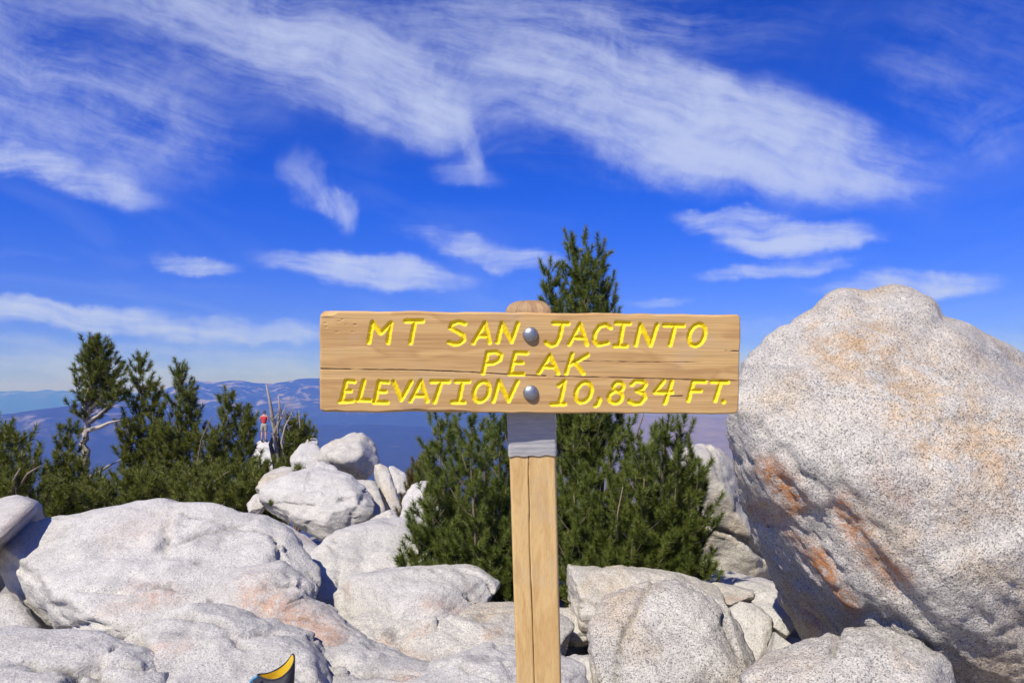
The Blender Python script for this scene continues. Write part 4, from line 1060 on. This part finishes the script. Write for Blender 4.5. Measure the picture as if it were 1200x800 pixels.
ridge_pine('dark dwarf pine spilling over the ledge below the hiker', 305, 11.8, [(300, 538, 11.8, .2, .7, .04), (312, 543, 11.7, .3, .6, .04), (296, 556, 11.3, .2, .7, .04), (322, 548, 11.6, .4, .4, .03)], 210, bl=.5)

# dead snag
b = gp(333, 13.6); random.seed(5)
snag = [([b, P(331, 538, 13.6), P(325, 514, 13.6), P(319, 490, 13.6), P(317, 475, 13.6), P(312, 450, 13.6)], .14), ([b, P(322, 544, 13.5), P(317, 520, 13.5), P(326, 497, 13.4), P(328, 480, 13.4), P(326, 463, 13.4)], .10),
        ([b, P(326, 535, 13.3), P(321, 512, 13.2), P(318, 505, 13.2)], .09), ([P(325, 505, 13.5), P(331, 480, 13.6), P(341, 466, 13.7)], .04), ([b, P(336, 540, 13.3), P(330, 518, 13.2), P(334, 500, 13.3), P(345, 478, 13.4)], .07),
        ([b, P(340, 538, 13.2), P(345, 530, 13.2), P(356, 535, 13.0)], .05), ([P(334, 525, 13.3), P(345, 518, 13.2), P(352, 505, 13.2), P(350, 480, 13.2)], .035), ([P(327, 520, 13.4), P(322, 495, 13.3), P(332, 488, 13.3)], .04), ([b, P(345, 545, 13.1), P(360, 538, 12.9)], .04),
        ([b, P(318, 545, 13.2), P(308, 552, 13.0)], .06), ([P(320, 492, 13.6), P(327, 486, 13.6), P(330, 474, 13.7)], .03), ([P(330, 500, 13.4), P(338, 490, 13.4), P(340, 482, 13.4)], .025)]
for k in range(60):
    x = random.uniform(318, 350); y = random.uniform(480, 540); a = random.uniform(-.2, 2.6); l = random.uniform(8, 20)
    snag.append(([P(x, y, 13.4), P(x + l * .5 * math.cos(a), y - l * .5 * math.sin(a), 13.3), P(x + l * math.cos(a + .3), y - l * math.sin(a + .3), 13.3)], .014))
pine('bleached dead pine snag with splintered spars beside the hiker', b, [], 211, GL, False, bark=M_DEAD, name='dead_pine', cat='dead tree', extra=[(bez(Vector(p[0]), Vector(p[1]), Vector(p[-1]), 7) if len(p) == 3 else [q for q in p], r * .62) for p, r in snag])


# grit and broken chips lying in the gaps
def rubble():
    R_ = np.random.default_rng(77); gm = bpy.data.objects['ground'].data; co = np.empty(len(gm.vertices) * 3, np.float32); gm.vertices.foreach_get('co', co); co = co.reshape(-1, 3)
    r_ = np.hypot(co[:, 0], co[:, 1]); ok = np.where((r_ > 2.4) & (r_ < 9) & (co[:, 1] > 1.5) & (np.abs(co[:, 0]) < co[:, 1] * .85))[0]
    u, f = ico(2); V_ = []; F_ = []; n = 0
    for i in R_.choice(ok, 1500):
        sz = R_.uniform(.012, .05) * (1.6 if R_.random() < .12 else 1); q = u * (1 + R_.normal(size=(len(u), 1)) * .16) * R_.uniform(.6, 1.2, 3) * sz
        V_.append(q + co[i] + np.array([R_.normal() * .02, R_.normal() * .02, sz * .3])); F_.append(f + n); n += len(u)
    link('gravel', new_mesh('gravel', np.vstack(V_), np.vstack(F_), M_WARM, smooth=False), kind='stuff', label='grit and broken granite chips in the gaps between boulders')


rubble()


# small grass tufts on the rocks
def tuft(label, px, py, d, size, seed):
    R_ = np.random.default_rng(seed); base = P(px, py, d); S = np.array([base[:]] * 14) + R_.normal(size=(14, 3)) * size * .25; D = R_.normal(size=(14, 3)) * .5 + np.array([0, 0, 1.]); D /= np.linalg.norm(D, axis=1)[:, None]
    v, f, tint = needles(S, D, np.full(14, size * .5), size, size * .08, 16, R_)
    me = new_mesh('leafy_tuft', v - np.array(base[:]), f, M_NEEDLE_FAR, smooth=False); at = me.attributes.new('tint', 'FLOAT', 'POINT'); at.data.foreach_set('value', tint.astype(np.float32))
    link('leafy_tuft', me, None, base, label, 'plant', 'tufts growing between rocks')


tuft('little green tuft on the upper edge of the tipped slab', 350, 551, 8.75, .09, 1)
tuft('tiny dry tuft at the left corner of the tipped slab', 318, 592, 7.6, .05, 2)

# ------------------------------------------------------------------ hiker
def skin_mesh(name, joints, edges, mat, sub=2):
    me = bpy.data.meshes.new(name + '_skeleton'); me.from_pydata([j[:3] for j in joints], edges, []); me.update()
    o = bpy.data.objects.new(name + '_skeleton', me); COL.objects.link(o)
    o.modifiers.new('skin', 'SKIN'); sv = me.skin_vertices[0].data
    for i, j in enumerate(joints):
        sv[i].radius = (j[3], j[4] if len(j) > 4 else j[3]); sv[i].use_root = (i == 0)
    ss = o.modifiers.new('sub', 'SUBSURF'); ss.levels = sub; ss.render_levels = sub
    dg = bpy.context.evaluated_depsgraph_get(); out = bpy.data.meshes.new_from_object(o.evaluated_get(dg)); out.name = name
    bpy.data.objects.remove(o); out.materials.clear(); out.materials.append(mat); out.polygons.foreach_set('use_smooth', np.full(len(out.polygons), True, dtype=bool))
    return out


def build_hiker():
    M_SKIN = simple('sunburnt_skin', (0.46, 0.24, 0.16), .55, .08, 20); M_RED = simple('red_cotton', (0.52, 0.035, 0.05), .85, .15, 40)
    M_SHORT = simple('khaki_cotton', (0.30, 0.28, 0.23), .9, .15, 30); M_HAIR = simple('brown_hair', (0.055, 0.033, 0.02), .6, .3, 60); M_BOOT = simple('hiking_boot_leather', (0.10, 0.075, 0.055), .7, .3, 30); M_SOCK = simple('grey_sock', (.3, .3, .3), .9)
    foot = P(309, 517.5, 36.7)
    root = empty('person', foot, 'hiker in red sleeveless top and khaki shorts standing on the white pinnacle', 'person')
    # facing away from the camera (+y), arms raised in front as if taking a picture
    J = [(0, 0, .92, .13, .10), (0, .01, 1.05, .115, .085), (0, .0, 1.22, .112, .072), (0, .0, 1.38, .118, .068), (0, 0, 1.455, .056, .056), (0, .012, 1.505, .055), (0, .03, 1.59, .080, .094), (0, .03, 1.67, .072, .087),
         (.085, 0, .86, .088), (.10, .02, .50, .058), (.105, -.02, .34, .055), (.11, -.01, .10, .036), (.11, .0, .05, .038), (.12, .14, .035, .034),
         (-.085, 0, .86, .088), (-.10, .02, .50, .058), (-.105, -.02, .34, .055), (-.11, -.01, .10, .036), (-.11, .0, .05, .038), (-.13, .14, .035, .034),
         (.17, -.01, 1.40, .055), (.235, .03, 1.18, .042), (.20, .20, 1.14, .036), (.13, .33, 1.24, .026),
         (-.17, -.01, 1.40, .055), (-.235, .03, 1.18, .042), (-.20, .20, 1.14, .036), (-.13, .33, 1.24, .026)]
    E = [(0, 1), (1, 2), (2, 3), (3, 4), (4, 5), (5, 6), (6, 7), (0, 8), (8, 9), (9, 10), (10, 11), (11, 12), (12, 13), (0, 14), (14, 15), (15, 16), (16, 17), (17, 18), (18, 19), (3, 20), (20, 21), (21, 22), (22, 23), (3, 24), (24, 25), (25, 26), (26, 27)]
    for sx, wr in ((1, 23), (-1, 27)):      # palm and five fingers, curled
        n = len(J); J.append((.10 * sx, .39, 1.28, .026, .016)); E.append((wr, n))
        for k in range(4):
            m = len(J); a = (k - 1.5) * .019; J.append(((.085 + a) * sx, .435, 1.30, .0095)); J.append(((.075 + a) * sx, .455, 1.275 - .004 * abs(k - 1), .008)); E += [(n, m), (m, m + 1)]
        m = len(J); J.append(((.10 + .035) * sx, .40, 1.315, .011)); J.append(((.10 + .03) * sx, .43, 1.335, .009)); E += [(n, m), (m, m + 1)]
    body = link('body', skin_mesh('body', J, E, M_SKIN, 2), root)
    link('shirt', skin_mesh('shirt', [(0, 0, 1.00, .145, .125), (0, .0, 1.12, .140, .120), (0, 0, 1.25, .150, .125), (0, .0, 1.385, .155, .120), (0, .0, 1.44, .10, .085), (.145, -.005, 1.395, .078), (-.145, -.005, 1.395, .078)], [(0, 1), (1, 2), (2, 3), (3, 4), (3, 5), (3, 6)], M_RED), root)
    link('shorts', skin_mesh('shorts', [(0, 0, .94, .15, .12), (0, 0, 1.03, .137, .108), (.095, .0, .84, .108), (.105, .015, .56, .092), (-.095, .0, .84, .108), (-.105, .015, .56, .092)], [(0, 1), (0, 2), (2, 3), (0, 4), (4, 5)], M_SHORT), root)
    for sx in (1, -1):
        link('boot', skin_mesh('boot', [(.11 * sx, -.01, .17, .056), (.11 * sx, -.015, .075, .068), (.12 * sx, .09, .052, .058, .054), (.127 * sx, .19, .046, .052, .044)], [(0, 1), (1, 2), (2, 3)], M_BOOT), root)
    link('hair', skin_mesh('hair', [(0, -.015, 1.52, .068, .062), (0, -.005, 1.59, .088, .088), (0, .005, 1.655, .090, .098), (0, .02, 1.70, .072, .08)], [(0, 1), (1, 2), (2, 3)], M_HAIR), root)
    for o in [c for c in root.children]:
        pass
    root.rotation_euler = (0, 0, math.radians(6)); root.scale = (.98, .98, .98)


build_hiker()

# ------------------------------------------------------------------ open black bag at the bottom edge
def build_bag():
    M_BLK = simple('black_nylon', (0.022, 0.020, 0.026), .6, .35, 60, bump=.002); M_LIN = simple('yellow_lining', (0.60, 0.40, 0.02), .65, .25, 40, bump=.003); M_CORD = simple('blue_cord', (0.03, 0.22, 0.42), .5, .2, 200)
    d = 2.72
    backr = [(302, 790), (311, 789), (320, 786), (329, 781), (337, 774), (343, 766)]
    frontr = [(345, 772), (341, 782), (335, 789), (328, 794), (318, 796), (308, 794)]
    rim = [P(x, y, d + .05 * math.sin(math.pi * (i + .5) / 6)) for i, (x, y) in enumerate(backr)] + [P(x, y, d - .05 * math.sin(math.pi * (i + .5) / 6)) for i, (x, y) in enumerate(frontr)]
    # denser rim
    n = len(rim); ring = []
    for i in range(n):
        for k in range(4): 
            a, b_, c_, e_ = rim[i - 1], rim[i], rim[(i + 1) % n], rim[(i + 2) % n]; t = k / 4
            ring.append(.5 * ((2 * b_) + (c_ - a) * t + (2 * a - 5 * b_ + 4 * c_ - e_) * t * t + (3 * b_ - a - 3 * c_ + e_) * t ** 3))
    m = len(ring); cen = sum(ring, Vector()) / m; base = Vector((cen.x - .02, cen.y, cen.z - .24))
    root = empty('pack', base, 'black bag with open yellow lined flap and blue cord at the bottom edge', 'bag')
    def shell(levels, off, flip):
        V_ = []; F_ = []
        for (dz, sc, sx) in levels:
            for k, p in enumerate(ring):
                q = cen + (p - cen) * (1 - min(1, dz / .06) * 0) ; z = p.z * (1 - min(1, dz / .08)) + (cen.z) * min(1, dz / .08)
                r_ = Vector((cen.x + (p.x - cen.x) * sc * (1 + off) + sx, cen.y + (p.y - cen.y) * (sc + min(1, dz / .1) * .5) * (1 + off), z - dz)); V_.append(r_)
        for i in range(len(levels) - 1):
            for k in range(m):
                k2 = (k + 1) % m; F_.append((i * m + k, i * m + k2, (i + 1) * m + k2, (i + 1) * m + k))
        c = len(V_); V_.append(sum(V_[-m:], Vector()) / m)
        for k in range(m): F_.append(((len(levels) - 1) * m + k, (len(levels) - 1) * m + (k + 1) % m, c))
        mb = MB(); mb.v = [tuple(q) for q in V_]; mb.f = F_; return mb
    lv = [(0, 1, 0), (.01, 1.04, 0), (.03, 1.12, -.005), (.07, 1.2, -.012), (.12, 1.22, -.018), (.19, 1.18, -.02), (.23, 1.0, -.02)]
    link('shell', shell(lv, 0.02, False).mesh('shell', M_BLK, base), root)
    lv2 = [(.001, .97, 0), (.012, .95, 0), (.03, .9, 0), (.06, .85, 0), (.09, .6, 0)]
    lin = link('lining', shell(lv2, -.03, True).mesh('lining', M_LIN, base), root, label='yellow lining of the flap')
    rim_t = tube(ring + [ring[0]], .0035, 6, False); mb = MB(); mb.add(rim_t); link('rim', mb.mesh('rim', M_BLK, base), root)
    loop = [P(302, 792, 2.68), P(298, 794, 2.68), P(294, 798, 2.68), P(293, 804, 2.68), P(297, 810, 2.68), P(303, 812, 2.69)]
    mb = MB(); mb.add(tube(loop, .0045, 8, True)); link('cord', mb.mesh('cord', M_CORD, base), root, label='blue cord loop')


build_bag()

# ------------------------------------------------------------------ haze
def build_haze():
    s = 100000.0; zt, zb = 620.0, -4500.0
    v = [(x, y, z) for z in (zb, zt) for x, y in ((-s, -s), (s, -s), (s, s), (-s, s))]
    f = [(3, 2, 1, 0), (4, 5, 6, 7), (0, 1, 5, 4), (1, 2, 6, 5), (2, 3, 7, 6), (3, 0, 4, 7)]
    m = bpy.data.materials.new('blue_air'); m.use_nodes = True; t = m.node_tree; t.nodes.clear()
    pv = nd(t, 'ShaderNodeVolumePrincipled', {'Color': (0.055, 0.17, 1.0, 1), 'Absorption Color': (1, 1, 1, 1), 'Density': 7.6e-5, 'Anisotropy': 0.15})
    o = nd(t, 'ShaderNodeOutputMaterial'); t.links.new(pv.outputs[0], o.inputs['Volume'])
    me = bpy.data.meshes.new('haze'); me.from_pydata(v, [], f); me.materials.append(m); me.update()
    link('haze', me, kind='stuff', label='blue haze in the air over the valley')


build_haze()
